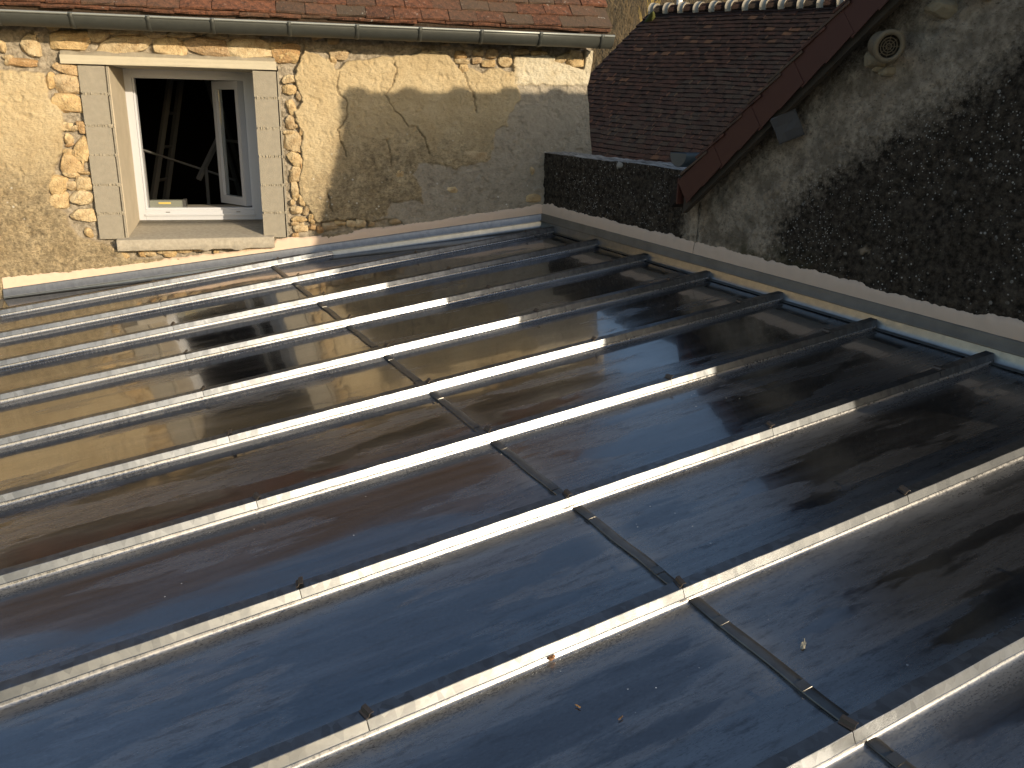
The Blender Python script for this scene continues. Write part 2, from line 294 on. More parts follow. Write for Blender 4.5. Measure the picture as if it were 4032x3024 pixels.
# ================================================================ the stone house (frame A)
house = empty('stone_house', FA, 'cream rendered stone house with open white window and red tiled eave', 'house')
STONES= [(-3.297, 1.146, 0.248, 0.12, 0), (-3.121, 1.198, 0.13, 0.092, 0), (-2.963, 1.138, 0.306, 0.109, 5), (-2.684, 1.134, 0.218, 0.111, 0), (-2.434, 1.143, 0.265, 0.117, 0), (-2.155, 1.149, 0.295, 0.155, 0), (-1.969, 1.165, 0.087, 0.06, 0), (-1.898, 1.12, 0.163, 0.109, 0), (-2.942, 1.224, 0.218, 0.057, 0), (-2.757, 1.22, 0.152, 0.07, 0), (-2.594, 1.218, 0.166, 0.053, 0), (-2.355, 1.222, 0.144, 0.047, 0), (-2.174, 1.223, 0.183, 0.048, 0), (-3.539, 1.12, 0.111, 0.119, 0), (-3.712, 1.097, 0.043, 0.068, 0), (-3.61, 1.007, 0.155, 0.051, 0), (-3.331, 0.97, 0.147, 0.069, -15), (-3.449, 0.898, 0.056, 0.087, 0), (-3.342, 0.88, 0.16, 0.117, 0), (-3.353, 0.757, 0.177, 0.119, 0), (-3.292, 0.603, 0.058, 0.072, 0), (-3.314, 0.457, 0.087, 0.171, -25), (-3.355, 0.423, 0.058, 0.067, 0), (-3.386, 0.365, 0.128, 0.129, 0), (-3.313, 0.297, 0.083, 0.025, 0), (-3.397, 0.282, 0.093, 0.034, 0), (-3.406, 0.207, 0.064, 0.063, 0), (-3.322, 0.223, 0.106, 0.093, 0), (-3.488, 0.21, 0.111, 0.137, 0), (-3.495, 0.11, 0.118, 0.101, 0), (-3.346, 0.122, 0.148, 0.094, 0), (-3.355, 0.008, 0.167, 0.083, 0), (-3.335, -0.121, 0.06, 0.058, -30), (-3.378, 0.602, 0.052, 0.049, 0), (-3.384, 0.517, 0.052, 0.072, 0), (-3.4, 0.434, 0.052, 0.044, 0), (-2.999, -0.276, 0.049, 0.04, 0), (-2.943, -0.277, 0.062, 0.034, 0), (-2.835, -0.265, 0.1, 0.04, 0), (-2.708, -0.254, 0.088, 0.04, 0), (-2.606, -0.251, 0.076, 0.029, 0), (-1.889, 0.95, 0.082, 0.055, 0), (-1.89, 0.876, 0.089, 0.074, 0), (-1.888, 0.759, 0.057, 0.1, 10), (-1.828, 0.841, 0.04, 0.062, 0), (-1.9, 0.658, 0.064, 0.095, 0), (-1.882, 0.525, 0.11, 0.141, 0), (-1.826, 0.596, 0.032, 0.064, 0), (-1.882, 0.403, 0.091, 0.117, 35), (-1.88, 0.292, 0.098, 0.105, 0), (-1.839, 0.364, 0.026, 0.104, 0), (-1.896, 0.173, 0.053, 0.119, 0), (-1.847, 0.107, 0.059, 0.093, 0), (-1.92, 0.087, 0.039, 0.04, 0), (-1.897, 0.033, 0.072, 0.053, 0), (-1.814, 0.04, 0.039, 0.081, -30), (-1.791, -0.028, 0.04, 0.054, 0), (-1.874, -0.034, 0.093, 0.04, 0), (-1.878, -0.102, 0.106, 0.054, 0), (-1.914, -0.152, 0.053, 0.034, 0), (-1.655, -0.087, 0.093, 0.051, 0), (-1.501, -0.071, 0.068, 0.051, 0), (-1.42, -0.063, 0.086, 0.061, 0), (-1.347, -0.068, 0.043, 0.043, 0), (-1.168, -0.052, 0.087, 0.043, 0), (-1.578, -0.066, 0.076, 0.031, 0), (-1.732, -0.112, 0.05, 0.043, 0), (-1.782, -0.095, 0.051, 0.043, 0), (-1.779, -0.052, 0.042, 0.038, 0), (-1.126, 0.298, 0.078, 0.109, 0), (-1.878, 1.103, 0.117, 0.083, 0), (-1.536, 1.122, 0.12, 0.072, 0), (-1.578, 1.086, 0.048, 0.046, 0), (-0.514, 0.442, 0.209, 0.082, 0), (-0.094, 0.327, 0.041, 0.055, 0), (-0.09, 0.121, 0.129, 0.076, 0), (-0.315, 1.126, 0.094, 0.093, 0), (-0.418, 1.165, 0.088, 0.051, 0), (-0.524, 1.172, 0.078, 0.044, 0), (-0.656, 1.152, 0.087, 0.054, 0), (-0.633, 1.059, 0.064, 0.061, 0), (-0.638, 1.111, 0.092, 0.039, 0), (-0.533, 1.114, 0.083, 0.042, 0), (0.134, 1.158, 0.134, 0.051, 25), (0.221, 1.152, 0.136, 0.113, 0), (-0.445, 1.1, 0.102, 0.042, 0), (-0.717, 0.182, 0.094, 0.046, 0), (-0.204, 1.185, 0.104, 0.043, 0), (-0.063, 1.181, 0.123, 0.04, 0)]
LEFTB= [(-3.478, 0.949), (-3.473, 0.766), (-3.407, 0.706), (-3.403, 0.581), (-3.439, 0.422), (-3.498, 0.325), (-3.554, 0.206), (-3.554, 0.096), (-3.473, 0.008), (-3.463, -0.07), (-3.399, -0.139), (-3.278, -0.186), (-3.157, -0.245), (-3.102, -0.327)]
RIGHTB= [(-1.778, 1.133), (-1.835, 1.017), (-1.842, 0.91), (-1.811, 0.81), (-1.867, 0.738), (-1.841, 0.644), (-1.818, 0.549), (-1.834, 0.477), (-1.828, 0.355), (-1.869, 0.208), (-1.852, 0.15), (-1.814, 0.075), (-1.761, -0.018), (-1.746, -0.052), (-1.602, -0.045), (-1.449, -0.033), (-1.32, -0.056), (-1.207, -0.026), (-1.12, -0.04), (-1.103, -0.075)]
GREY= [(0.342, 0.963), (-0.237, 0.952), (-0.206, 0.839), (-0.28, 0.732), (-0.307, 0.66), (-0.383, 0.632), (-0.41, 0.56), (-0.409, 0.488), (-0.437, 0.407), (-0.608, 0.378), (-0.693, 0.323), (-0.88, 0.385), (-0.88, 0.387), (-0.991, 0.37), (-1.035, 0.294), (-0.975, 0.226), (-0.951, 0.081), (-1.082, 0.107), (-1.204, 0.09), (-1.232, 0.004), (-1.321, -0.073)]
TOPB= [(-1.778, 1.133), (-1.609, 1.101), (-1.556, 1.026), (-1.481, 1.097), (-1.31, 1.111), (-1.146, 1.116), (-1.038, 1.127), (-0.873, 1.178), (-0.738, 1.149), (-0.693, 1.084), (-0.656, 1.026), (-0.601, 1.07), (-0.491, 1.031), (-0.417, 1.076), (-0.323, 1.044), (-0.257, 1.042), (-0.25, 1.158), (0.052, 1.176), (0.053, 1.133), (0.199, 1.095), (0.287, 1.089), (0.301, 1.211)]
CRACKS= [[(-1.541, 1.011), (-1.562, 0.902), (-1.547, 0.855), (-1.496, 0.825), (-1.505, 0.682), (-1.574, 0.609), (-1.537, 0.505), (-1.507, 0.432)], [(-1.154, 1.116), (-1.131, 1.047), (-1.15, 0.952), (-1.21, 0.863), (-1.166, 0.769), (-1.088, 0.698), (-1.047, 0.638), (-0.995, 0.639), (-0.945, 0.57), (-0.911, 0.487), (-0.886, 0.429)], [(-0.633, 1.026), (-0.606, 0.968), (-0.554, 0.857), (-0.539, 0.744)], [(-1.218, 0.549), (-1.187, 0.443), (-1.184, 0.368)], [(-1.665, 0.158), (-1.642, 0.023)]]

LIP = lambda u: .1285*u
EDGE = [(1.36, .352), (1.247, .357), (1.134, .353), (1.029, .339), (.958, .323), (.834, .344), (.69, .356), (.58, .371), (.479, .387), (-.8, .39)]
POLY_E = [(-4.6, 1.5), (-4.6, .97), (-3.737, .961), (-3.643, .949), (-3.527, .948)] + LEFTB + [(-2.6, -.31), (-2.07, -.27), (-1.9, -.22), (-1.7, -.15), (-1.45, -.12), (-1.1, -.11)] + RIGHTB[::-1] + [(-1.778, 1.5)]
POLY_T = TOPB + [(.45, 1.22), (.45, 1.5), (-1.778, 1.5)]
POLY_G = GREY + [(-1.3, -.25), (.6, -.25), (.6, .96)]
def house_wall():
    us = np.arange(-4.5, .391, .0066); zs = np.arange(-.8, 1.40, .0066); U, Zz = np.meshgrid(us, zs)
    ed = np.interp(zs, [p[0] for p in EDGE][::-1], [p[1] for p in EDGE][::-1])[:, None]
    U = np.where(U > .25, .25+(U-.25)/(.391-.25)*(ed-.25), U)
    wu = U+.022*fbm(U, Zz, 9, 3, 11)+.012*fbm(U, Zz, 30, 3, 21); wz = Zz+.022*fbm(U, Zz, 9, 3, 31)+.012*fbm(U, Zz, 30, 3, 41)
    e = np.maximum(smst(-.004, .007, psdf(POLY_E, wu, wz)), smst(-.004, .007, psdf(POLY_T, wu, wz)))
    gsd = psdf(POLY_G, wu, wz); gr = smst(-.006, .006, gsd)*(1-e)
    cr = (1-e)
    lump = fbm(U, Zz, 26, 4, 51); fine = fbm(U, Zz, 60, 3, 61); big = fbm(U, Zz, 2.2, 3, 71); flat = fbm(U*.6, Zz, 45, 3, 91)
    ero = smst(.15, .4, fbm(U, Zz, 7, 4, 101))
    h = -.040 + .018*lump + .006*fine
    hc = .005*big + .0045*fine + .0042*lump + .004*flat + .0045 - .007*smst(.22, .42, fbm(U, Zz, 24, 4, 141, .6))*smst(.0, .35, fbm(U, Zz, 3, 2, 151)+.25)
    hg = -.005 + .006*lump + .004*fine + .006*big - .008*smst(.25, .45, fbm(U, Zz, 13, 3, 111))
    H = h*e + (1-e)*(hc*(1-gr) + hg*gr)
    ck = np.zeros_like(U)
    for c in CRACKS:
        d = ldist(c, U+.016*fbm(U, Zz, 28, 4, 81, .65), Zz+.016*fbm(U, Zz, 28, 4, 83, .65)); wdt = .0022+.0026*fbm(U, Zz, 9, 2, 85); ck = np.maximum(ck, 1-smst(wdt*.3, wdt+.0035, d))
    H = H - .02*ck*(1-e)
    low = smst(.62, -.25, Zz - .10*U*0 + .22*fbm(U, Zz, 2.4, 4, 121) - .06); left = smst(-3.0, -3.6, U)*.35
    dirt_dark = np.clip(low*1.05 + left*smst(.9, .3, Zz) + .75*smst(-1.85, -1.4, U)*smst(.9, .45, Zz+.1*fbm(U, Zz, 3, 3, 131)) - .12, 0, 1)*(1-e); dirt_dark = np.where(gr > .5, dirt_dark*.45+.12, dirt_dark)  # dirt low and left; wall right of the window also darkens downwards
    pale = smst(-.27, -.2, wu)*smst(.95, .97, wz); dirt_dark = dirt_dark*(1-pale)
    uc = (U[:-1, :-1]+U[1:, 1:])/2; zc = (Zz[:-1, :-1]+Zz[1:, 1:])/2
    keep = ~((uc > -3.255) & (uc < -1.965) & (zc > -.165) & (zc < 1.035))
    keep &= zc > LIP(uc)-.25
    me = gridmesh('house_wall', U, -H, Zz, keep, np.stack([cr, gr, np.where(ck > .05, ck, -pale), dirt_dark], -1))
    wl = obj('wall', me, M_RENDER, house)
    # return of the wall at the corner, the rest of the shell
    n = len(zs); idx = [i for i in range(n) if zs[i] > -.45]; v = []; f = []
    for i in idx: v += [(ed[i, 0], -H[i, -1], zs[i]), (ed[i, 0]+.02, .3, zs[i]), (.40, 5.5, zs[i])]
    for k in range(len(idx)-1): f += [[3*k, 3*k+1, 3*k+4, 3*k+3], [3*k+1, 3*k+2, 3*k+5, 3*k+4]]
    obj('side_wall', mesh('side_wall', v, f, True), m_plain('side_render', (.52, .44, .30), .95, 0, .2, 9, .6), house)
    v, f = box_vf(-9, -4.495, 0, 5.5, -3.5, 1.40); v, f = box_vf(-4.5, .39, .06, .5, -3.5, -.5, v, f); v, f = box_vf(-4.5, .36, 5.4, 5.5, -3.5, 1.4, v, f)
    obj('rear_wall', mesh('rear_wall', v, f), m_plain('far_render', (.42, .335, .20), .95, 0, .35, 7, .9), house)
house_wall()
def stone_mesh(wd, hg, dp, seed, rot):
    bm = bmesh.new(); bmesh.ops.create_icosphere(bm, subdivisions=3, radius=1); rng = random.Random(seed); s1 = rng.uniform(0, 50)
    cuts = []
    for _ in range(13):
        a1 = rng.uniform(0, 6.28); e1 = rng.uniform(-1.2, .1); n1_ = (math.cos(a1)*math.cos(e1), math.sin(e1), math.sin(a1)*math.cos(e1)); cuts.append((*n1_, rng.uniform(.68, .92)))
    ex = rng.uniform(.45, .7); c, s = math.cos(R_(rot)), math.sin(R_(rot)); P = np.array([q.co[:] for q in bm.verts])
    n1 = fbm(P[:, 0]*1.3+s1+P[:, 1]*.7, P[:, 2]*1.3+s1*.7-P[:, 1]*.4, 1.6, 3, seed % 97); n2 = fbm(P[:, 0]*3+s1, P[:, 2]*3-s1+P[:, 1], 2.4, 3, seed % 89+5)
    ang = np.arctan2(P[:, 2], P[:, 0]); out = 1+.10*np.sin(ang*2+s1)+.07*np.sin(ang*3+s1*2)
    for q, a, b_, o in zip(bm.verts, n1, n2, out):
        x, y, z = q.co; f_ = lambda t, e_: math.copysign(abs(t)**e_, t); k = (1+.20*a+.10*b_)
        X = f_(x, ex)*wd/2*k*o; Z2 = f_(z, ex)*hg/2*k*o; Y = f_(y, .55)*dp*(1+.28*a+.12*b_)
        for (a1, b1, c1, d1) in cuts:
            ex_ = X/(wd/2)*a1+Y/dp*b1+Z2/(hg/2)*c1-d1
            if ex_ > 0: X -= a1*ex_*wd/2*.85; Y -= b1*ex_*dp*.85; Z2 -= c1*ex_*hg/2*.85
        X *= 1+rng.uniform(-.022, .022); Y *= 1+rng.uniform(-.07, .07); Z2 *= 1+rng.uniform(-.022, .022)
        q.co = (X*c-Z2*s, Y, X*s+Z2*c)
    me = bpy.data.meshes.new('stone'); bm.to_mesh(me); bm.free(); return me
for k, (u, z, wd, hg, ro) in enumerate(STONES):
    big = wd*hg > .009; o = obj('stone', stone_mesh(wd*1.2, hg*1.2, .03 if big else .024, k*13+5, ro), M_STONE, house)
    o.location = (u, .020 if u < -1.7 or z > 1 else .012, z); o.rotation_euler = (random.uniform(-.06, .06), random.uniform(-.05, .05), random.uniform(-.08, .08))
# extra rubble filling the band under the gutter and the sides of the window
rng = random.Random(5)
for (u0, u1, z0, z1, n) in ((-4.3, -3.62, 1.0, 1.3, 5), (-3.6, -1.9, 1.235, 1.30, 9), (-1.75, .3, 1.19, 1.3, 16), (-3.43, -3.30, -.15, .75, 7), (-1.93, -1.84, -.1, .9, 8), (-2.5, -2.08, -.285, -.26, 4), (-3.12, -2.6, -.285, -.262, 4)):
    for k in range(n):
        u = rng.uniform(u0, u1); z = rng.uniform(z0, z1); wd = rng.uniform(.04, .11); o = obj('stone', stone_mesh(wd, wd*rng.uniform(.45, .75), .018, int(u*999)+k*31+900, rng.uniform(-20, 20)), M_STONE, house); o.location = (u, .020, z)
# concrete blocks of the jambs
ZJ = [1.003, .818, .613, .417, .216, .018, -.168]
def blocks(u0, u1, gu):
    for a, b in zip(ZJ[:-1], ZJ[1:]):
        lo, hi = b+.006, a-.006; d = random.uniform(-.002, .002)
        o = obj('concrete_block', bevbox('concrete_block', u0, gu-.004, -.006+d, .50, lo, hi, .004, 1, .0012), M_BLOCK, house)
        obj('block_lip', bevbox('block_lip', gu+.004, u1-.004, .002+d, .10, lo, hi, .003, 1, .001), M_BLOCK, o)
        # crumbly mortar squeezed out of the bed joint
        us = np.linspace(u0+.004, u1-.004, 26); v = []; f = []
        for i, x in enumerate(us):
            t = .0085+.006*random.random(); p = -.002-.012*random.random()*(random.random() < .7); zz = b+random.uniform(-.003, .003)
            v += [(x, .49, zz-t), (x, p+.004, zz-t), (x, p, zz), (x, p+.004, zz+t), (x, .49, zz+t)]
        for i in range(len(us)-1): f += [[5*i+j, 5*i+5+j, 5*i+6+j, 5*i+1+j] for j in range(4)]
        if b > -.1: obj('mortar_joint', mesh('mortar_joint', v, f), M_JOINT, house)
blocks(-3.262, -3.075, -3.094); blocks(-2.135, -1.956, -1.975)
obj('reveal', bevbox('reveal', -3.088, -3.074, .014, .489, -.16, 1.004, .002, 1, .001, 3), m_plain('reveal_render', (.43, .375, .285), .93, 0, .2, 9, .4), house)
# lintel with its mortar haunch
obj('lintel', bevbox('lintel', -3.365, -1.972, -.020, .50, 1.006, 1.062, .005, 2, .0015, 3), M_LINTEL, house)
us = np.linspace(-3.36, -1.98, 110); v = []; f = []
for i, x in enumerate(us):
    t = 1.085+.016*float(fbm(np.array(x), np.array(.3), 9, 3, 7)); p = -.012+.006*float(fbm(np.array(x), np.array(1.3), 14, 3, 8)); v += [(x, p, 1.060), (x, p+.010, t), (x, .05, t+.012)]
for i in range(len(us)-1): f += [[3*i+j, 3*i+3+j, 3*i+4+j, 3*i+1+j] for j in range(2)]
obj('mortar_haunch', mesh('mortar_haunch', v, f, True), M_JOINT, house)
# sloping sill
def sill():
    us = np.linspace(-3.143, -2.063, 70); prof = [(.50, -.25), (-.052, -.238), (-.056, -.234), (-.056, -.20), (-.056, -.164), (-.054, -.1590), (-.049, -.1575), (.1, -.138), (.3, -.112), (.50, -.086), (.50, -.25)]
    U = np.repeat(us[:, None], len(prof), 1); Y = np.array([[p[0] for p in prof]]*len(us)); Z2 = np.array([[p[1] for p in prof]]*len(us))
    nz = fbm(U, Z2+Y, 40, 3, 3); fr = ((Y < -.03)*1.)
    Y = Y+fr*.004*nz+fr*.01*smst(.3, .6, fbm(U, Z2, 22, 2, 9))*(Z2 < -.17); Z2 = Z2-.012*(Z2 < -.22)*smst(.1, .5, fbm(U, Y*0, 9, 3, 13))+.012*(U+2.6)/1.08*(Z2 < -.1)
    me = gridmesh('sill', U.T, Y.T, Z2.T); o = obj('sill', me, M_SILL, house)
    for x in (-3.143, -2.063):
        k = .006 if x > -2.5 else -.006; pr = [(p[0], p[1]+k) for p in prof[:-1]]
        obj('sill_end', mesh('sill_end', [(x, *p) for p in pr], [list(range(len(pr)))]), M_SILL, o)
sill()
# white window: frame, open sash, glass
win = obj('window', bevbox('window', -3.105, -3.025, .490, .555, -.09, 1.03, .003), M_PVC, house)
obj('frame_side', bevbox('frame_side', -2.225, -2.12, .490, .555, -.09, 1.03, .003), M_PVC, win)
obj('frame_top', bevbox('frame_top', -3.024, -2.226, .490, .555, .962, 1.03, .003), M_PVC, win)
obj('frame_bottom', bevbox('frame_bottom', -3.024, -2.226, .490, .555, -.09, -.012, .003), M_PVC, win)
for (a, b, c, d) in ((-3.024, -3.010, -.012, .962), (-2.240, -2.226, -.012, .962)): obj('rebate', bevbox('rebate', a, b, .508, .57, c, d, .002), M_PVC, win)
obj('rebate', bevbox('rebate', -3.010, -2.240, .508, .57, .946, .962, .002), M_PVC, win); obj('rebate', bevbox('rebate', -3.010, -2.240, .508, .57, -.012, .004, .002), M_PVC, win)
obj('drip_rail', bevbox('drip_rail', -3.03, -2.22, .478, .489, -.055, -.043, .003), M_PVC, win)
for u in (-2.88, -2.36): obj('drain_slot', bevbox('drain_slot', u, u+.03, .4865, .4895, -.030, -.025, 0), M_CLIP, win)
for u in (-2.95, -2.29):
    bm = bmesh.new(); bmesh.ops.create_cone(bm, cap_ends=True, segments=20, radius1=.012, radius2=.012, depth=.004); bm.transform(Matrix.Translation((u, .489, .99)) @ Matrix.Rotation(R_(90), 4, 'X')); me = bpy.data.meshes.new('screw_cover'); bm.to_mesh(me); bm.free(); obj('screw_cover', me, M_PVC, win)
sash = obj('sash', bevbox('sash', 0, .045, -.03, .03, .012, .945, .004), M_PVC, house); sash.location = (-2.262, .545, 0); sash.rotation_euler = (0, 0, math.atan2(.30, -.205))
obj('stile', bevbox('stile', .335, .385, -.03, .03, .012, .945, .004), M_PVC, sash); obj('rail', bevbox('rail', .0455, .3345, -.03, .03, .885, .945, .004), M_PVC, sash); obj('rail', bevbox('rail', .0455, .3345, -.03, .03, .012, .075, .004), M_PVC, sash)
obj('pane', bevbox('pane', .0458, .3342, -.004, .004, .0755, .8845, 0), M_GLASS, sash)
# dark room behind
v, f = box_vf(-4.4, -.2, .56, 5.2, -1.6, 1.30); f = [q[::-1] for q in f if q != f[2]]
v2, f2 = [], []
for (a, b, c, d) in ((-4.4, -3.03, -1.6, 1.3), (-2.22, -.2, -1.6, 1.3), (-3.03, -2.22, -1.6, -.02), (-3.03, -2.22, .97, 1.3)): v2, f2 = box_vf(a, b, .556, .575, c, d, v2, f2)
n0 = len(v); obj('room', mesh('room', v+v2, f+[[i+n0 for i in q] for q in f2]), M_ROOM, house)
# gutter with brackets
def gutter():
    prof = [(math.cos(t)*.074, math.sin(t)*.074) for t in np.linspace(math.pi, 2*math.pi, 17)]; bead = [(-.078+.008*math.cos(t), .004+.008*math.sin(t)) for t in np.linspace(0, 2*math.pi, 9)[:-1]]
    v = []; f = []; xs = [-6.5, -4, -2, -.5, .425]; yc, zc = -.205, 1.288
    for x in xs:
        for p in prof: v.append((x, yc+p[0], zc+p[1]+.004*(x+2)*.3))
        for p in prof[::-1]: v.append((x, yc+p[0]*.97, zc+p[1]*.97+.003+.004*(x+2)*.3))
    n = len(prof)*2
    for i in range(len(xs)-1): f += [[i*n+j, i*n+(j+1) % n, (i+1)*n+(j+1) % n, (i+1)*n+j] for j in range(n)]
    f.append(list(range((len(xs)-1)*n, len(xs)*n)))
    gt = obj('gutter', mesh('gutter', v, f, True), M_GUT, house)
    v, f = tube_vf([(x, yc-.078, zc+.006+.004*(x+2)*.3) for x in xs], .0085, 8); obj('bead', mesh('bead', v, f, True), m_plain('bright_zinc_bead', (.34, .36, .34), .45, .6, .1, 20, .02), gt)
    cap = [(yc+p[0]*.98, zc+p[1]*.98) for p in prof]; obj('end_cap', mesh('end_cap', [(.424, *p) for p in cap], [list(range(len(cap)))]), M_GUT, gt)
    for u in (-4.5, -4.08, -3.63, -3.202, -2.746, -2.352, -1.865, -1.418, -.989, -.557, -.128, .332):
        v = []; f = []; r = .0775; zz = zc+.004*(u+2)*.3
        pr = [(yc-.089, zz+.010), (yc-.078, zz+.018)]; pr2 = [(yc+math.cos(t)*r, zz+math.sin(t)*r) for t in np.linspace(math.pi, 2*math.pi, 13)]
        path = [(yc-.066, zz+.016), (yc-.080, zz+.017), (yc-.089, zz+.004)] + pr2[1:]
        for p in path: v += [(u-.013, *p), (u+.013, *p)]
        for i in range(len(path)-1): f.append([2*i, 2*i+1, 2*i+3, 2*i+2])
        me = mesh('bracket', v, f, True); o = obj('bracket', me, M_GUT, gt); md = o.modifiers.new('s', 'SOLIDIFY'); md.thickness = .003; md.offset = 1
gutter()
# tiled roof: individual plain clay tiles near the eave, slab above
def tile_mesh(wd, ln, th, seed):
    rng = random.Random(seed); bm = bmesh.new(); nx, ny = 3, 2; top = []; bot = []
    cam_ = rng.uniform(-.003, .004)
    for lay in (0, 1):
        g_ = []
        for j in range(ny+1):
            row = []
            for i in range(nx+1):
                x = -wd/2+wd*i/nx; y = ln*j/ny; z = -th*(1-lay)+cam_*(1-(2*i/nx-1)**2)
                e = (rng.uniform(-.004, .004), rng.uniform(-.006, .004) if j == 0 else 0) if lay else (0, 0)
                row.append(bm.verts.new((x+e[0]*(i in (0, nx)), y+e[1], z)))
            g_.append(row)
        (top if lay else bot).extend(g_)
    for j in range(ny):
        for i in range(nx):
            bm.faces.new((top[j][i], top[j][i+1], top[j+1][i+1], top[j+1][i])); bm.faces.new((bot[j][i], bot[j+1][i], bot[j+1][i+1], bot[j][i+1]))
    for i in range(nx): bm.faces.new((bot[0][i], bot[0][i+1], top[0][i+1], top[0][i]))
    for j in range(ny):
        bm.faces.new((bot[j+1][0], bot[j][0], top[j][0], top[j+1][0])); bm.faces.new((bot[j][nx], bot[j+1][nx], top[j+1][nx], top[j][nx]))
    me = bpy.data.meshes.new('roof_tile'); bm.to_mesh(me); bm.free(); return me
PITCH = 43
roofA = obj('roof', mesh('roof', *box_vf(-6.8, .39, .0, 5.0, -.12, -.03)), M_TILE, house)
roofA.location = (0, -.26, 1.352); roofA.rotation_euler = (R_(PITCH), 0, 0)
variants = [tile_mesh(.196, .27, .014, k) for k in range(6)]
for vmesh in variants: vmesh.materials.append(M_TILE)
rng = random.Random(11)
for j in range(-1, 8):
    x = .418-.015*max(j, 0)*0 - (.098 if j % 2 else 0)+rng.uniform(-.01, .01); jj = max(j, 0)
    if j == -1: x = .40
    while x > -4.55:
        o = obj('roof_tile', rng.choice(variants), None, roofA)
        wv = rng.uniform(.96, 1.06); x -= .196*wv/2
        o.location = (x, jj*.116+(-.012 if j == -1 else 0)+rng.uniform(-.006, .006), .010+rng.uniform(0, .006)-(.020 if j == -1 else 0)); o.scale = (wv*.985, 1, rng.uniform(.9, 1.25))
        o.rotation_euler = (-.10+rng.uniform(-.02, .02), rng.uniform(-.03, .03), rng.uniform(-.025, .025)); x -= .196*wv/2
obj('eave_board', bevbox('eave_board', -6.5, .36, -.115, -.09, 1.262, 1.40, .003), M_WOOD, house)
obj('soffit', mesh('soffit', *box_vf(-6.5, .36, -.12, .05, 1.335, 1.345)), M_WOOD, house)
# things inside and on the window ledge
lad = empty('stepladder', FA @ Matrix.Translation((-2.95, 2.0, -1.6)), 'aluminium stepladder standing in the dark room behind the window', 'ladder')
def rail(nm, p, q, wd, par, base, tk=.022):
    p, q = Vector(p)-Vector(base), Vector(q)-Vector(base); v, f = [], []
    for s in (-1, 1):
        pass
    v, f = tube_vf([p, q], wd, 4); return obj(nm, mesh(nm, v, f), M_ALU, par)
bs = (-2.95, 2.0, -1.6)
rail('rail', (-3.55, 1.75, -1.59), (-2.94, 2.0, 1.1), .030, lad, bs); rail('rail', (-3.46, 2.1, -1.59), (-2.88, 2.2, 1.1), .030, lad, bs)
for k in range(9):
    s = .08+k*.11; p = Vector((-3.55, 1.75, -1.59)).lerp(Vector((-2.94, 2.0, 1.1)), s); q = Vector((-3.46, 2.1, -1.59)).lerp(Vector((-2.88, 2.2, 1.1)), s); rail('rung', p, q, .014, lad, bs)
rail('rear_leg', (-2.10, 1.9, -1.59), (-2.68, 2.0, 1.1), .020, lad, bs); rail('rear_leg', (-2.05, 2.2, -1.59), (-2.64, 2.2, 1.1), .020, lad, bs)
trs = empty('trestle', FA @ Matrix.Translation((-2.8, 1.3, -1.6)), 'low metal work trestle with long bar inside the dark room', 'trestle'); bs = (-2.8, 1.3, -1.6)
rail('bar', (-3.2, 1.5, .40), (-2.40, 1.2, .16), .010, trs, bs); rail('post', (-2.66, 1.25, -1.59), (-2.645, 1.25, .26), .014, trs, bs); rail('post', (-2.72, 1.3, .16), (-2.53, 1.3, .50), .024, trs, bs); rail('cross_piece', (-2.53, 1.3, .49), (-2.30, 1.3, .47), .014, trs, bs); rail('post', (-3.18, 1.5, -1.59), (-3.18, 1.5, .40), .014, trs, bs)
tb = empty('toolbox', FA @ Matrix.Translation((-2.88, .60, .004)), 'small grey green tool case lying on the window ledge', 'toolbox')
obj('body', bevbox('body', -.125, .115, -.03, .05, 0, .050, .006, 2), m_plain('grey_green_plastic', (.16, .17, .145), .5, 0, .1, 20, .05), tb); obj('end_piece', bevbox('end_piece', .116, .140, -.032, .052, -.001, .056, .005, 2), m_plain('black_plastic', (.05, .05, .05), .5), tb); obj('label_strip', bevbox('label_strip', -.06, .03, -.0315, -.0302, .022, .036, 0), m_plain('yellow_strip', (.5, .38, .10), .6), tb)
v, f = box_vf(-3.02, -2.23, .575, .75, -.05, .003); obj('inner_ledge', mesh('inner_ledge', v, f), m_plain('ledge', (.30, .27, .22), .9), house)
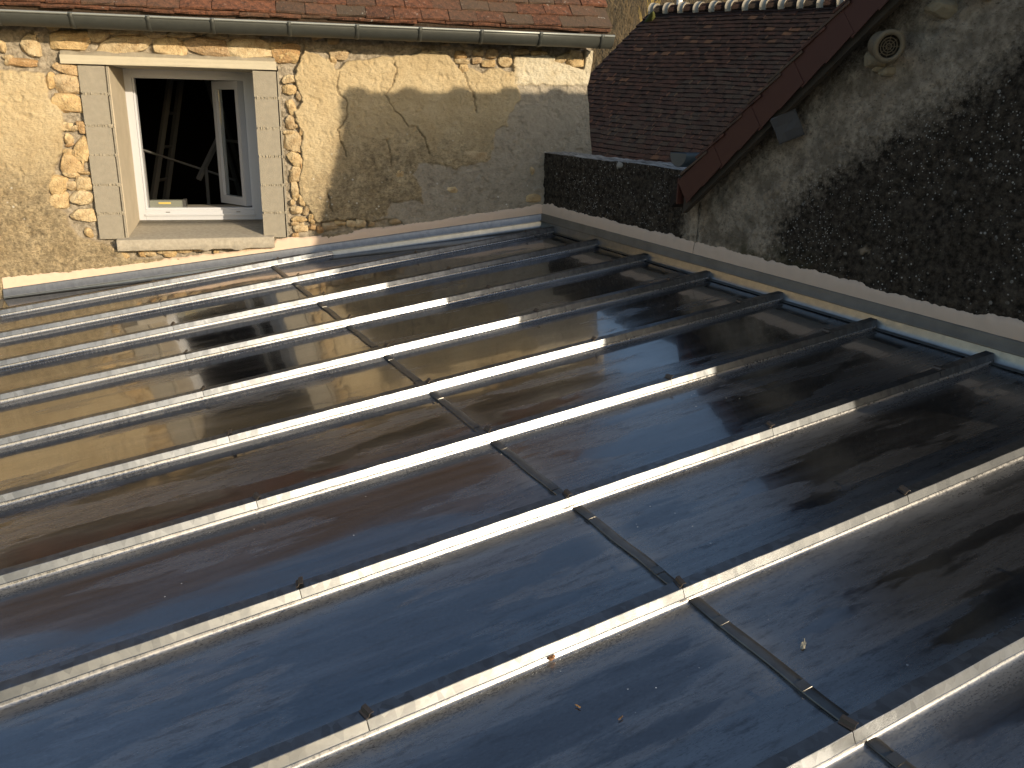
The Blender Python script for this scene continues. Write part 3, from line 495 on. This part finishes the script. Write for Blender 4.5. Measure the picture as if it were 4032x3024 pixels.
# ================================================================ gable building at the right (frame B)
gable = empty('gable_house', FB, 'dark lichen stained gable house with brown metal verge boards', 'house')
STREAK = [(1.75, .40), (1.90, .36), (2.2, .50), (2.6, .82), (3.0, 1.12), (3.5, 1.52), (4.2, 2.1), (4.5, 1.6), (3.615, 1.08), (3.329, .86), (3.023, .70), (2.673, .50), (2.485, .33), (2.40, .20), (2.42, -.1), (1.95, -.1), (1.80, .10)]
VERGE = lambda u: .519+.8*(u-1.938)                                   # upper edge of the verge boards
PKU, PKZ = 3.75, VERGE(3.75)-.02
def wallmesh(name, u0, u1, zlo, ztop, seed, step=.0115):
    us = np.arange(u0, u1+1e-6, step); nz = 170; tv = np.linspace(0, 1, nz)
    U = np.repeat(us[None], nz, 0); top = ztop(us)[None]; Zz = zlo+(top-zlo)*tv[:, None]
    big = fbm(U, Zz, 1.6, 3, seed); l = fbm(U, Zz, 18, 4, seed+10); fi = fbm(U, Zz, 50, 3, seed+20)
    H = .012*big+.008*l+.005*fi
    fl = smst(.18, .42, fbm(U, Zz, 5, 4, seed+30)); H = H-.008*fl
    wu = U+.05*fbm(U, Zz, 4, 4, seed+40); wz = Zz+.05*fbm(U, Zz, 4, 4, seed+50)
    st = smst(-.26, .14, psdf(STREAK, wu, wz)); st = np.maximum(st, .55*smst(.55, .85, Zz-.55*(U-2.2)+.15*fbm(U, Zz, 3, 3, seed+60)))
    gn = smst(.13, .0, Zz)*smst(1.9, 2.4, U)*smst(2.95, 2.6, U)
    pl = np.zeros_like(U)
    for (a, b, r) in ((2.39, .345, .022), (2.35, .31, .018), (2.47, .40, .025), (2.43, .37, .02), (2.95, .76, .013), (3.03, .735, .013), (2.77, .62, .013), (2.30, .12, .018), (3.04, .135, .022), (3.07, .128, .012), (3.34, 1.16, .02), (3.2, 1.13, .018), (2.58, .45, .012)):
        pl = np.maximum(pl, smst(r, r*.7, np.hypot((wu-a)*.8, wz-b)+.012*fbm(U, Zz, 45, 4, seed+70, .7)))
    H = H+.008*pl
    return U, -H, Zz, np.stack([st, gn, pl, pl*0+1], -1)
gtop = lambda u: np.where(u < PKU, VERGE(u)-.06, PKZ-.06-1.05*(u-PKU))
U, Y, Zz, at = wallmesh('gable_wall', 1.80, 4.35, -.40, gtop, 200)
obj('wall', gridmesh('gable_wall', U, Y, Zz, None, at), M_GABLE, gable)
DX, DYv = .1925*7, .981*7                                             # building runs back along its ridge
def sheared(name, prof, y0, k, mat, par):                             # extrude a (u,z) outline back along the ridge direction
    n = len(prof); v = [(p, y0, q) for p, q in prof]+[(p+DX*k, y0+DYv*k, q) for p, q in prof]
    f = [[i, (i+1) % n, n+(i+1) % n, n+i] for i in range(n)]+[list(range(n))[::-1], list(range(n, 2*n))]
    return obj(name, mesh(name, v, f), mat, par)
sheared('shell', [(1.86, -3.4), (1.86, .36), (PKU, PKZ-.14), (4.50, 1.12), (5.42, 1.02), (5.62, .80), (5.95, .40), (5.95, -3.4)], .03, 1, m_plain('shell_plaster', (.13, .115, .095), .95, 0, .3, 5, .5), gable)
# roof slopes with a little thickness, overhanging the gable
sheared('roof', [(1.70, VERGE(1.70)-.11), (1.70, VERGE(1.70)-.03), (PKU, PKZ), (PKU, PKZ-.09)], -.115, 1.02, M_DTILE, gable)
sheared('roof', [(PKU+.003, PKZ-.09), (PKU+.003, PKZ-.003), (4.55, 1.21), (4.55, 1.12)], -.115, 1.02, M_DTILE, gable)
sheared('roof', [(4.553, 1.10), (4.553, 1.19), (5.42, 1.12), (5.56, .93), (5.9, .58), (6.03, .36), (6.0, .28)], -.115, 1.02, M_DTILE, gable)
def ridge_tile(wd, ln, rise, mort=True):
    v = []; f = []; n = 9
    for s, sc_ in ((0, 1.12), (ln*.12, 1.12), (ln*.14, 1.0), (ln, .92)):
        for k in range(n):
            t = math.pi*k/(n-1); v.append((math.cos(t)*wd*sc_, s, math.sin(t)*rise*sc_))
        for k in range(n):
            t = math.pi*k/(n-1); v.append((math.cos(t)*wd*.86*sc_, s, math.sin(t)*rise*.84*sc_))
    m = 2*n
    for i in range(3):
        for k in range(n-1): f += [[i*m+k, i*m+k+1, (i+1)*m+k+1, (i+1)*m+k], [i*m+n+k+1, i*m+n+k, (i+1)*m+n+k, (i+1)*m+n+k+1]]
        for k in (0, n-1): f.append([i*m+k, (i+1)*m+k, (i+1)*m+n+k, i*m+n+k])
    for k in range(n-1): f += [[k, n+k, n+k+1, k+1], [3*m+k+1, 3*m+n+k+1, 3*m+n+k, 3*m+k]]
    return mesh('ridge_tile', v, f, True)
rtm = ridge_tile(.11, .36, .085); rtm.materials.append(M_DTILE)
ra = -math.atan2(.1925, .981)
for k in range(19):
    s = k*.36; o = obj('ridge_tile', rtm, None, gable); o.location = (PKU+.1925*s, -.11+.981*s, PKZ-.005); o.rotation_euler = (0, 0, ra)
    mv = [(math.cos(t)*.135, 0, math.sin(t)*.118) for t in np.linspace(0, math.pi, 9)]; mv += [(p[0]*.93, .075, p[2]*.95) for p in mv]
    mo = obj('mortar_collar', mesh('mortar_collar', mv, [[i, i+1, i+10, i+9] for i in range(8)]+[list(range(9)), list(range(9, 18))[::-1]], True), M_TAN, o)
# brown verge boards, each one lapping the next; clay tile edges show above them
al = math.atan(.8); ca, sa = math.cos(al), math.sin(al); L = (PKU-1.80)/ca; npan = 15; step = L/npan
for k in range(npan):
    o = obj('verge_board', prism('verge_board', [(-.01, -.006), (step+.012, .004), (step+.012, -.138), (-.01, -.150)], 0, .004, 'y'), M_BROWN, gable)
    u0 = 1.80+k*step*ca; o.location = (u0, -.150-.003*(k % 2)-.001*k*0, VERGE(1.80)+k*step*sa-.022); o.rotation_euler = (0, -al, random.uniform(-.006, .006))
    fl = obj('board_fold', mesh('board_fold', *box_vf(-.006, step+.008, 0, .04, -.004, 0)), M_BROWN, o)
obj('barge_board', prism('barge_board', [(1.83, VERGE(1.83)-.13), (PKU, PKZ-.12), (PKU, PKZ-.22), (1.83, VERGE(1.83)-.235)], -.125, -.09, 'y'), M_WOOD, gable)
obj('soffit', prism('soffit', [(1.83, VERGE(1.83)-.125), (PKU, PKZ-.115), (PKU, PKZ-.135), (1.83, VERGE(1.83)-.145)], -.089, .0, 'y'), M_WOOD, gable)
obj('end_board', bevbox('end_board', 1.79, 1.80, -.150, -.02, VERGE(1.80)-.16, VERGE(1.80)-.01, .001), M_BROWN, gable)
vt = tile_mesh(.17, .25, .013, 77); vt.materials.append(m_tile('verge_clay_tile', (.12, .055, .04), (.085, .045, .036), .3, (.03, .022, .018)))
for k in range(14):
    s = .05+k*.158; o = obj('verge_tile', vt, None, gable); o.location = (1.78+s*ca, -.075, VERGE(1.78)+s*sa+.006); o.rotation_euler = Matrix(((0, ca, -sa), (-1, 0, 0), (0, sa, ca))).to_4x4().to_euler()
    o.rotation_euler.rotate_axis('X', -.10)
# eave gutter end
v = []; f = []; pr = [(math.cos(t)*.075, math.sin(t)*.075) for t in np.linspace(math.pi*.98, 2.02*math.pi, 15)]
for (y, dx) in ((-.13, 0), (5, 1.0)):
    for p in pr: v.append((1.755+dx+p[0], y, .535+p[1]))
    for p in pr[::-1]: v.append((1.755+dx+p[0]*.95, y, .537+p[1]*.95))
f = [[i, (i+1) % 30, 30+(i+1) % 30, 30+i] for i in range(30)]+[list(range(30))[::-1]]
gg = obj('gutter', mesh('gutter', v, f, True), m_plain('blue_grey_zinc', (.085, .105, .12), .5, .4, .1, 20, .05), gable)
obj('end_cap', mesh('end_cap', [(1.755+p[0]*.97, -.132, .535+p[1]*.97) for p in pr], [list(range(15))]), gg.data.materials[0], gg)
# vent pipe with round grille, stones and a bent zinc flap under the verge
mv_ = m_plain('old_cream_plastic', (.15, .125, .085), .6, 0, .25, 20, .1)
yv = -.12
v, f = tube_vf([(0, .09, 0), (0, .02, 0), (0, 0, 0)], [.056, .056, .062], 24, caps=False); vp = obj('vent_pipe', mesh('vent_pipe', v, f, True), mv_, gable); vp.location = (3.105, yv, 1.052); vp.rotation_euler = (R_(10), 0, R_(62))
rim = [(math.cos(t), math.sin(t)) for t in np.linspace(0, 2*math.pi, 33)[:-1]]
def ring(r0, r1, y0, y1): 
    v = [(c*r, y, s*r) for r, y in ((r0, y0), (r1, y0), (r1, y1), (r0, y1)) for c, s in rim]; n = 32
    return v, [[a*n+i, a*n+(i+1) % n, ((a+1) % 4)*n+(i+1) % n, ((a+1) % 4)*n+i] for a in range(4) for i in range(n)]
obj('rim', mesh('rim', *ring(.048, .070, -.012, .004), True), mv_, vp)
md = m_plain('dark_vent', (.03, .026, .02), .9); v = [(c*.05, .03, s*.05) for c, s in rim]; obj('back_plate', mesh('back_plate', v, [list(range(32))]), md, vp)
v, f = [], []
for r in (.012, .024, .036): 
    a, b = ring(r-.0016, r+.0016, -.006, -.002); n0 = len(v); v += a; f += [[i+n0 for i in q] for q in b]
for k in range(8):
    t = k*math.pi/4; v, f = tube_vf([(math.cos(t)*.004, -.004, math.sin(t)*.004), (math.cos(t)*.049, -.004, math.sin(t)*.049)], .0014, 4, v, f)
obj('grille', mesh('grille', v, f), m_plain('grille_brown', (.12, .095, .06), .7), vp)
for (u, z, wd, hg, y, sd) in ((2.975, 1.006, .115, .085, -.04, 3), (3.035, 1.045, .09, .08, -.03, 9), (3.04, .955, .06, .05, -.01, 15), (2.99, .965, .07, .04, -.008, 21), (3.25, 1.20, .15, .10, -.0, 27), (3.42, 1.27, .13, .09, -.0, 33)):
    o = obj('stone', stone_mesh(wd, hg, .05, sd, random.uniform(-20, 20)), m_plain('grey_rubble', (.26, .22, .15), .95, 0, .35, 25, .6), gable); o.location = (u, y, z)
v, f = box_vf(-.058, .058, -.003, .003, -.07, .05); o = obj('zinc_flap', bevbox('zinc_flap', -.060, .062, -.004, .004, -.070, .065, .002, 1, .006, 2), m_plain('grey_lead', (.07, .07, .072), .7, .2, .2, 20, .1), gable); o.location = (2.545, -.095, .705); o.rotation_euler = (R_(14), R_(-25), R_(38))
# ---------------------------------------------------------------- low wall between the two
low = empty('boundary_wall', FB, 'low black lichen grown wall with pale weathered top beside the zinc roof', 'wall')
ltop = lambda u: .467-.019*u+.010*fbm(u, u*0, 5, 3, 3)
U, Y, Zz, at = wallmesh('low_wall', .0, 1.83, -.40, ltop, 300); at[..., 0] *= .5
at[..., 0] = np.maximum(smst(1.62, 1.83, U+.07*fbm(U, Zz, 5, 4, 9)), 0); at[..., 2] *= 0
obj('face', gridmesh('low_wall_face', U, Y, Zz, None, at), M_GABLE, low)
us = U[0]; ys = np.linspace(0, .26, 26); Ug, Yg = np.meshgrid(us, ys); Zg = ltop(Ug)+.012*fbm(Ug*.35, Yg, 40, 3, 5)*smst(0, .02, Yg)+.006*smst(0, .05, Yg)*np.sin(Yg/.26*3.14); Yg = Yg+Y[-1][None]*(1-Yg/.26)
b = NB('weathered_coping'); v_ = b.co(scale=(.35, 3, 1)); n1 = b.noise(v_, 14, 6, .7); n2 = b.noise(b.co(), 40, 5, .7); c = b.mix(b.mr(n1, .35, .65), (.085, .077, .068), (.42, .39, .35)); c = b.mix(b.mr(n2, .55, .7, 0, .6), c, (.10, .09, .08)); b.bump(n1, .5, .01)
obj('coping', gridmesh('coping', Ug, Yg, Zg), b.set(Base_Color=c, Roughness=.95), low)
v, f = box_vf(.0, 1.83, .03, .26, -3.4, .43); obj('core', mesh('core', v, f), m_plain('core_wall', (.12, .11, .09), .95), low)
o = obj('stone', stone_mesh(.055, .05, .02, 71, 0), m_plain('pale_pebble', (.26, .25, .22), .9, 0, .2, 30, .3), low); o.location = (1.00, -.01, .425)
# ================================================================ dark tiled house far behind
far = empty('tiled_house', FD, 'far house roof of small dark brown clay tiles with white mortared ridge', 'house')
W1, B0, B1_ = 6.6, -3.72, 1.02
deck = obj('roof', mesh('roof', *box_vf(0, W1, B0, B1_, -.20, -.03)), M_DTILE, far)
v, f = [], []
Ddn = FD.inverted().to_3x3() @ Vector((0, 0, -1))
for p in ((.15, B0+.2, -.1), (W1-.15, B0+.2, -.1), (W1-.15, B1_, -.1), (.15, B1_, -.1)):
    q = Vector(p); v += [tuple(q), tuple(q+Ddn*3.5)]
f = [[0, 2, 3, 1], [2, 4, 5, 3], [4, 6, 7, 5], [6, 0, 1, 7]]; obj('wall', mesh('wall', v, f), m_plain('far_wall', (.3, .26, .2), .95), far)
dv = [tile_mesh(.172, .25, .028, 40+k) for k in range(5)]
for q in dv: q.materials.append(M_DTILE)
rng = random.Random(21); cand = []
nrow = int((B1_-B0)/.118)
for j in range(nrow):
    x = -.02+(.086 if j % 2 else 0); y = B0+j*.118
    while x < W1:
        sag = .035*math.sin((x/W1)*math.pi)*math.sin((y-B0)/(B1_-B0)*math.pi); bw = .018*math.sin(x*1.3+j*.15)+.010*math.sin(x*3.1+j*.5)
        cand.append((x+.086, y+bw*.8+rng.uniform(-.006, .006), .018-sag+rng.uniform(0, .006), -.10+rng.uniform(-.035, .03), rng.uniform(-.05, .05), rng.uniform(-.035, .035), rng.randrange(5))); x += .172*rng.uniform(.97, 1.06)
inv = co.matrix_world.inverted()
def visible(c):
    q = inv @ (FD @ Vector(c[:3])); px = 2016+3297*q.x/-q.z; py = 1512-3297*q.y/-q.z
    return px < 2757+(624-py)/1.0594-15 and py < 600+(px-2340)*.10 and px > 2325
cand.sort(key=lambda c: (not visible(c), (FD @ Vector(c[:3])-co.location).length))
for c in cand[:300]:
    o = obj('roof_tile', dv[c[6]], None, deck); o.location = c[:3]; o.rotation_euler = c[3:6]
v, f = [], []
for c in cand[300:]:
    me = dv[c[6]]; M = Matrix.Translation(c[:3]) @ Matrix.Rotation(c[5], 4, 'Z') @ Matrix.Rotation(c[4], 4, 'Y') @ Matrix.Rotation(c[3], 4, 'X'); n0 = len(v)
    v += [tuple(M @ q.co) for q in me.vertices]; f += [[i+n0 for i in p.vertices] for p in me.polygons]
b = NB('dark_clay_tile_field'); gm = b.n('ShaderNodeNewGeometry'); pr = gm.outputs['Random Per Island']; v_ = b.co(); n1 = b.noise(v_, 9, 6, .7); c = b.mix(pr, (.044, .0215, .0165), (.0245, .0155, .0125)); c = b.mix(b.mr(n1, .42, .66, 0, .8), c, (.011, .009, .0075)); r2 = b.math('FRACT', b.math('MULTIPLY', pr, 9.7)); c = b.mix(b.mr(r2, .93, .98, 0, .8), c, (.09, .05, .03)); n3 = b.noise(v_, 30, 4, .7); c = b.mix(b.mr(n3, .64, .7, 0, .5), c, (.11, .10, .09)); b.bump(n1, .3, .006)
obj('tile_field', mesh('tile_field', v, f), b.set(Base_Color=c, Roughness=.92, Specular_IOR_Level=.2), deck, kind='stuff')
drt = ridge_tile(.12, .40, .11); drt.materials.append(M_DTILE); MW = m_plain('white_mortar', (.36, .335, .28), .95, 0, .25, 12, .4)
for k in range(17):
    o = obj('ridge_tile', drt, None, deck); o.location = (.02+k*.395, B1_+.04, .0); o.rotation_euler = (R_(-25), 0, -math.pi/2) if False else (0, 0, -math.pi/2)
    n = 10; hh = rng.uniform(.85, 1.1); mv = [(math.cos(t)*.150, 0, math.sin(t)*.155*hh) for t in np.linspace(.15, math.pi-.15, n)]; mv += [(p[0]*.95, .13, p[2]*.93) for p in mv[:n]]
    obj('mortar_collar', mesh('mortar_collar', mv, [[i, i+1, i+n+1, i+n] for i in range(n-1)]+[list(range(n)), list(range(n, 2*n))[::-1]], True), MW, o)
obj('moss', stone_mesh(.5, .16, .06, 5, 35), m_plain('moss', (.07, .075, .02), .95, 0, .4, 30, .6), deck).location = (.22, .70, .03)
wp = empty('white_pole', Matrix.Translation((4.05, 23.2, 5.0)), 'slender white pole rising behind the far tiled roof ridge', 'pole')
v, f = tube_vf([(0, 0, -5), (0, 0, 2.15), (.02, 0, 3.6)], [.09, .075, .03], 10); obj('shaft', mesh('shaft', v, f, True), m_plain('white_paint', (.75, .74, .70), .6), wp)
v, f = tube_vf([(0, 0, -5.0), (0, 0, -4.7)], [.14, .12], 10); obj('foot', mesh('foot', v, f, True), m_plain('foot_concrete', (.35, .34, .32), .9), wp)
# ================================================================ the zinc roof (frame R)
zr = empty('zinc_roof', FR, 'shiny new zinc roof with parallel capped battens between the stone walls', 'roof')
ARR = [-.37, .225, .82, 1.403, 2.003, 2.586, 3.19, 3.78, 4.36, 4.938, 5.52, 6.10]
TC = [a-.0182 for a in ARR]                                            # batten centre lines
EAVE, TEND = -3.86, 6.6
HEAD = lambda t: max(-.012+.034*t, -.02) if t < 3.8 else .118
CROSS = lambda t: -2.091+.024*(t+.3)
AW = lambda u: .2525*u                                                # wall A line in t, at sheet level
def sheet(t0, t1, u0, u1, seed, lift, wall=False, head=False):
    """one zinc tray: rows across the bay with folded-up edges, u0(t)..u1(t)"""
    inner = np.linspace(0, 1, 13); tt = []; hh = []
    if not wall: tt += [0, .0012, .003, .006, .010, .013]; hh += [.0178, .0085, .005, .0018, .0003, 0]
    n_in = [.016]+list(.024+(t1-t0-.048)*inner[:13])+[t1-t0-.016]; tt += n_in; hh += [0]*15
    Wd = t1-t0; tt += [Wd-.013, Wd-.010, Wd-.006, Wd-.003, Wd-.0012, Wd]; hh += [0, .0003, .0018, .005, .0085, .0178]
    tt = np.array(tt)+t0; hh = np.array(hh); nu = 44; s = np.linspace(0, 1, nu)
    if wall: S, T = np.meshgrid(s, tt); ua = np.vectorize(u0)(T); ub = np.vectorize(u1)(T)
    else: S, T = np.meshgrid(s, tt); ua = np.vectorize(u0)(T); ub = np.vectorize(u1)(T)
    Uu = ua+(ub-ua)*S
    flat = smst(.0, .10, np.minimum(T-t0, t1-T) if not wall else t1-T)
    Hh = hh[:, None]+lift+flat*(.0016*fbm(Uu*1.1, T*2.2, 1.6, 3, seed)+.0007*fbm(Uu*2, T*7, 2.5, 2, seed+9))*np.where(hh[:, None] > 0, 0, 1)
    edge = np.maximum(smst(.11, .012, T-t0), smst(.05, .012, t1-T)); edge = np.maximum(edge, .8*np.maximum(smst(.10, .0, Uu-ua), smst(.12, .0, ub-Uu)))
    return Uu, T, Hh, edge
def add_sheet(k, t0, t1, u0, u1, lift, head=False):
    Uu, T, Hh, eg = sheet(t0, t1, u0, u1, 31*k+int(t0*100) % 17, lift)
    return obj('zinc_sheet', gridmesh('zinc_sheet', Uu, -T, Hh, None, np.stack([eg]*4, -1)), M_ZINC, zr)
for i in range(len(TC)-1):
    t0, t1 = TC[i]+.0255, TC[i+1]-.0255
    hd = (lambda t: HEAD(t)) if i > 0 else (lambda t: min(HEAD(t), t/.2525+.03))
    ls = (lambda t: EAVE)
    if i == 0:                                                        # tapering bay beside the house wall
        add_sheet(i, t0, t1, lambda t: CROSS(t), lambda t: min(-.02, (t-.045)/.2525), .004); add_sheet(i+40, t0, t1, ls, lambda t: CROSS(t)+.02, .0)
    else:
        add_sheet(i, t0, t1, lambda t: CROSS(t), hd, .004); add_sheet(i+40, t0, t1, ls, lambda t: CROSS(t)+.02, .0)
    # cross joint: flattened lock seam with its shadow gap
    pts = np.linspace(t0+.004, t1-.004, 18); prof = [(-.002, .0006), (-.004, .0070), (.000, .0090), (.018, .0094), (.026, .0070), (.031, .0046)]
    X = np.array([[CROSS(t)+p[0]+.0015*math.sin(t*23+i) for t in pts] for p in prof]); Tm = np.array([pts]*len(prof)); Hm = np.array([[p[1]+.0008*math.sin(t*31+j*2+i) for t in pts] for j, p in enumerate(prof)])
    if i == 0: ok = None
    se = obj('cross_seam', gridmesh('cross_seam', X, -Tm, Hm), M_SEAM, zr)
    for s in (.18, .80):
        t = t0+(t1-t0)*s+random.uniform(-.03, .03); o = obj('seam_clip', bevbox('seam_clip', CROSS(t)-.005, CROSS(t)+.024, -t-.014, -t+.014, .0096, .0112, .0006, 1, .0006), M_SEAM, se)
# first sheet strip against the house wall (left of the first batten)
ts = np.linspace(0, 1, 12); uu = np.linspace(EAVE, -1.52, 50); Ug, Sg = np.meshgrid(uu, ts); Tg = (AW(Ug)+.02)+(TC[0]-.0255-(AW(Ug)+.02))*Sg; Hg = .002+.0012*fbm(Ug*1.2, Tg*4, 1.5, 3, 77)+.044*smst(.97, 1., Sg)
obj('zinc_sheet', gridmesh('zinc_sheet', Ug, -Tg, Hg), M_ZINC, zr)
# batten caps in lengths with joint clips
JOINTS = [-.25, -1.14, -2.0, -2.885]
def cap_mesh(L):
    pr = [(.0280, .0165), (.0292, .0180), (.0278, .0192), (.0190, .0430), (.0178, .0442), (-.0178, .0442), (-.0190, .0430), (-.0278, .0192), (-.0292, .0180), (-.0280, .0165), (-.0262, .0190), (-.0165, .040), (.0165, .040), (.0262, .0190)]
    n = len(pr); ns = 14; v = []; f = []
    for i in range(ns+1):
        s = L*i/ns; w_ = .0006*math.sin(i*1.7+L*9); v += [(s, p+w_*(i not in (0, ns)), q+.0004*math.sin(i*2.3+p*80)) for p, q in pr]
    for i in range(ns):
        f += [[i*n+j, i*n+(j+1) % n, (i+1)*n+(j+1) % n, (i+1)*n+j] for j in range(n)]
    f += [list(range(n)), list(range(ns*n, ns*n+n))[::-1]]
    me = mesh('batten_cap', v, f); bm = bmesh.new(); bm.from_mesh(me); bmesh.ops.recalc_face_normals(bm, faces=bm.faces[:]); bm.to_mesh(me); bm.free(); return me
def clip_mesh():
    pr = [(-.010, .0453), (-.010, .0473), (-.004, .0478), (.000, .0555), (.010, .0570), (.0118, .0535), (.0105, .0530), (.0090, .0553), (.0015, .0542), (-.0025, .0463)]
    return prism('joint_clip', pr, -.016, .019, 'y')
cmesh = clip_mesh(); cmesh.materials.append(M_CLIP)
for i, tc in enumerate(TC):
    head = HEAD(tc)-.02 if i else -1.62
    js = sorted([EAVE-.015]+[j-.005*(tc-3.8)*(-1)*1.5+random.uniform(-.008, .008) for j in JOINTS if j < head-.1]+[head])
    for a, b_ in zip(js[:-1], js[1:]):
        o = obj('batten_cap', cap_mesh(b_-a-.0022), M_CAP, zr); o.location = (a, -tc, random.uniform(0, .0012)); o.rotation_euler = (random.uniform(-.012, .012), 0, 0)
        if a > EAVE: cl = obj('joint_clip', cmesh, None, o); cl.location = (.004, random.uniform(-.004, .004), 0); cl.rotation_euler = (random.uniform(-.05, .05), 0, random.uniform(-.25, .25))
    if i:
        o = obj('batten_stop', bevbox('batten_stop', head+.001, head+.012, -tc-.026, -tc+.026, .004, .050, .002), M_UPST, zr); obj('strap', bevbox('strap', head+.013, head+.05, -tc-.02, -tc+.02, .03, .085, .003), M_UPST, o)
    obj('batten_core', mesh('batten_core', *box_vf(EAVE+.02, head-.005, -tc-.015, -tc+.015, -.02, .040)), M_WOOD, zr)
# flashings: upstand and kicked-out lip along both walls
MAtoR = RI @ FA; MBtoR = RI @ FB
def strip(name, M, us, prof, mat, seed=0, amp=.0015):
    """profile (off, z) functions swept along a wall"""
    X = []; 
    for pr in prof: X.append([M @ Vector((u, -(pr[0]+amp*float(fbm(np.array(u), np.array(pr[1]*9.), 2.5, 2, seed))), pr[2](u)+pr[1])) for u in us])
    A_ = np.array([[q[:] for q in row] for row in X]); return gridmesh(name, A_[..., 0], A_[..., 1], A_[..., 2])
LA = lambda u: .1285*u; LB = lambda u: -.0307*u
for (a, b_) in ((-3.93, -2.02), (-2.04, -.0)):
    us = np.linspace(a, b_, 50); k = .002 if a < -3 else 0
    obj('wall_flashing', strip('wall_flashing', MAtoR, us, [(.012, .004, LA), (.020+k, .003, LA), (.024+k, -.004, LA), (.032+k, -.046, LA), (.040+k, -.050, LA), (.038+k, -.054, LA), (.026+k, -.050, LA)], M_FLASH, 3), M_FLASH, zr)
us = np.linspace(-3.93, -.0, 90); obj('upstand', strip('upstand', MAtoR, us, [(.022, -.030, LA), (.028, -.085, LA), (.034, -.102, LA), (.060, -.112, LA), (.085, -.1125, LA)], M_UPST, 5, .004), M_UPST, zr)
for (a, b_) in ((0.0, 1.92), (1.90, 3.82), (3.80, 6.2)):
    us = np.linspace(a, b_, 50); k = .002 if a in (0., 3.80) else 0
    obj('wall_flashing', strip('wall_flashing', MBtoR, us, [(.012, .004, LB), (.018+k, .003, LB), (.021+k, -.004, LB), (.026+k, -.044, LB), (.036+k, -.049, LB), (.034+k, -.053, LB), (.022+k, -.048, LB)], M_FLASHB, 13, .004), M_FLASHB, zr)
us = np.linspace(0.0, 6.2, 120); obj('upstand', strip('upstand', MBtoR, us, [(.018, -.030, LB), (.026, -.085, LB), (.030, -.103, LB), (.036, -.110, LB), (.060, -.1115, LB)], M_UPST, 15, .002), M_UPST, zr)
# deck, eave and the walls that carry the roof
v, f = box_vf(EAVE+.01, .10, -TEND, -.02, -.16, -.012); obj('deck', mesh('deck', v, f), M_WOOD, zr)
v, f = [], []
cor = [FR @ Vector(p) for p in ((EAVE+.25, -TEND+.2, -.15), (0, -TEND+.2, -.15), (0, -.3, -.15), (EAVE+.25, -.2, -.15))]
for p in cor: q = RI @ Vector((p.x, p.y, 0)); v += [tuple(RI @ p), tuple(q)]
obj('support_wall', mesh('support_wall', v, [[0, 2, 3, 1], [2, 4, 5, 3], [4, 6, 7, 5], [6, 0, 1, 7]]), m_plain('support_render', (.42, .36, .26), .95), zr)
obj('eave_fold', bevbox('eave_fold', EAVE-.03, EAVE+.006, -TEND, .95, -.045, -.006, .004), M_FLASH, zr)
# tan mortar bands
def band(par, lo, top, u0, u1, seed):
    us = np.arange(u0, u1, .010); hi = np.interp(us, [p[0] for p in top], [p[1] for p in top])+.008*fbm(us, us*0, 5, 3, seed)+.012*fbm(us, us*0, 24, 5, seed+4, .7); l_ = np.array([lo(u) for u in us])-.02
    tv = np.linspace(0, 1, 9); U = np.repeat(us[None], 9, 0); Zz = l_+(hi-l_)*tv[:, None]; off = .013*(1-tv[:, None]**5)+.003*fbm(U, Zz, 25, 3, seed+7)-.012*(tv[:, None] == 1)
    return obj('mortar_band', gridmesh('mortar_band', U, -off, Zz), M_TAN, par)
band(house, LA, [(-3.95, -.412), (-3.525, -.388), (-3.102, -.335), (-2.6, -.285), (-2.09, -.236), (-2.055, -.18), (-1.666, -.150), (-.641, -.009), (.0, .077)], -3.93, .01, 5)
band(low, LB, [(0, .085), (.119, .088), (.235, .072), (.945, .049), (1.354, .030), (1.535, .033), (1.85, .025)], .0, 1.83, 15)
band(gable, LB, [(1.8, .026), (2.035, .02), (2.401, -.003), (2.661, .012), (2.904, -.011), (3.281, -.030), (3.605, -.036), (3.859, -.03), (6.2, -.09)], 1.825, 6.2, 25)
# small things lying on the roof
def leaf(u, t, h, s, rot, label, c):
    r = empty('dead_leaf', FR @ Matrix.Translation((u, -t, h)) @ Matrix.Rotation(rot, 4, 'Z'), label, 'leaf', group='debris lying on the zinc'); rng = random.Random(int(t*1000))
    v = [(0, 0, .003)]; n = 14
    for k in range(n): a = 2*math.pi*k/n; rr = s*(1+.35*math.cos(2*a)+.25*rng.random()); v.append((math.cos(a)*rr, math.sin(a)*rr*.6, .001+.003*rng.random()))
    o = obj('blade', mesh('blade', v, [[0, 1+k, 1+(k+1) % n] for k in range(n)]), m_plain('dead_leaf', c, .8, 0, .2, 60, .2), r)
    v, f = tube_vf([(s, 0, .004), (s*2.1, s*.2, .003)], .0012, 5); obj('stalk', mesh('stalk', v, f), o.data.materials[0], r)
leaf(-1.857, 4.658, .003, .012, .6, 'pale grey curled leaf on the zinc beyond the cross seam', (.30, .28, .22))
leaf(-2.431, 4.54, .002, .0045, 1.9, 'tiny orange brown leaf scrap on the zinc beside a cross seam', (.36, .20, .08))
leaf(-3.088, 3.701, .001, .0045, 2.5, 'tiny ochre leaf scrap lying near a batten', (.50, .30, .08))
leaf(-2.37, 4.62, .002, .0045, .2, 'tiny dark brown leaf scrap in the same tray as the orange one', (.10, .06, .03))
sn = empty('snail', FR @ Matrix.Translation((-2.408, -4.372, .004)), 'small brown snail shell resting against a batten cap', 'snail')
v, f = [], []
for k in range(40):
    t = k*.42; r = .0085*math.exp(-t*.10); v, f = v, f
pts = [(math.cos(k*.42)*.0075*math.exp(-k*.05), math.sin(k*.42)*.0075*math.exp(-k*.05), .006+.004*k/40) for k in range(40)]
v, f = tube_vf(pts, [.006*math.exp(-k*.05) for k in range(40)], 8); obj('shell', mesh('shell', v, f, True), m_plain('snail_shell', (.22, .11, .05), .4, 0, .4, 200, .05), sn)
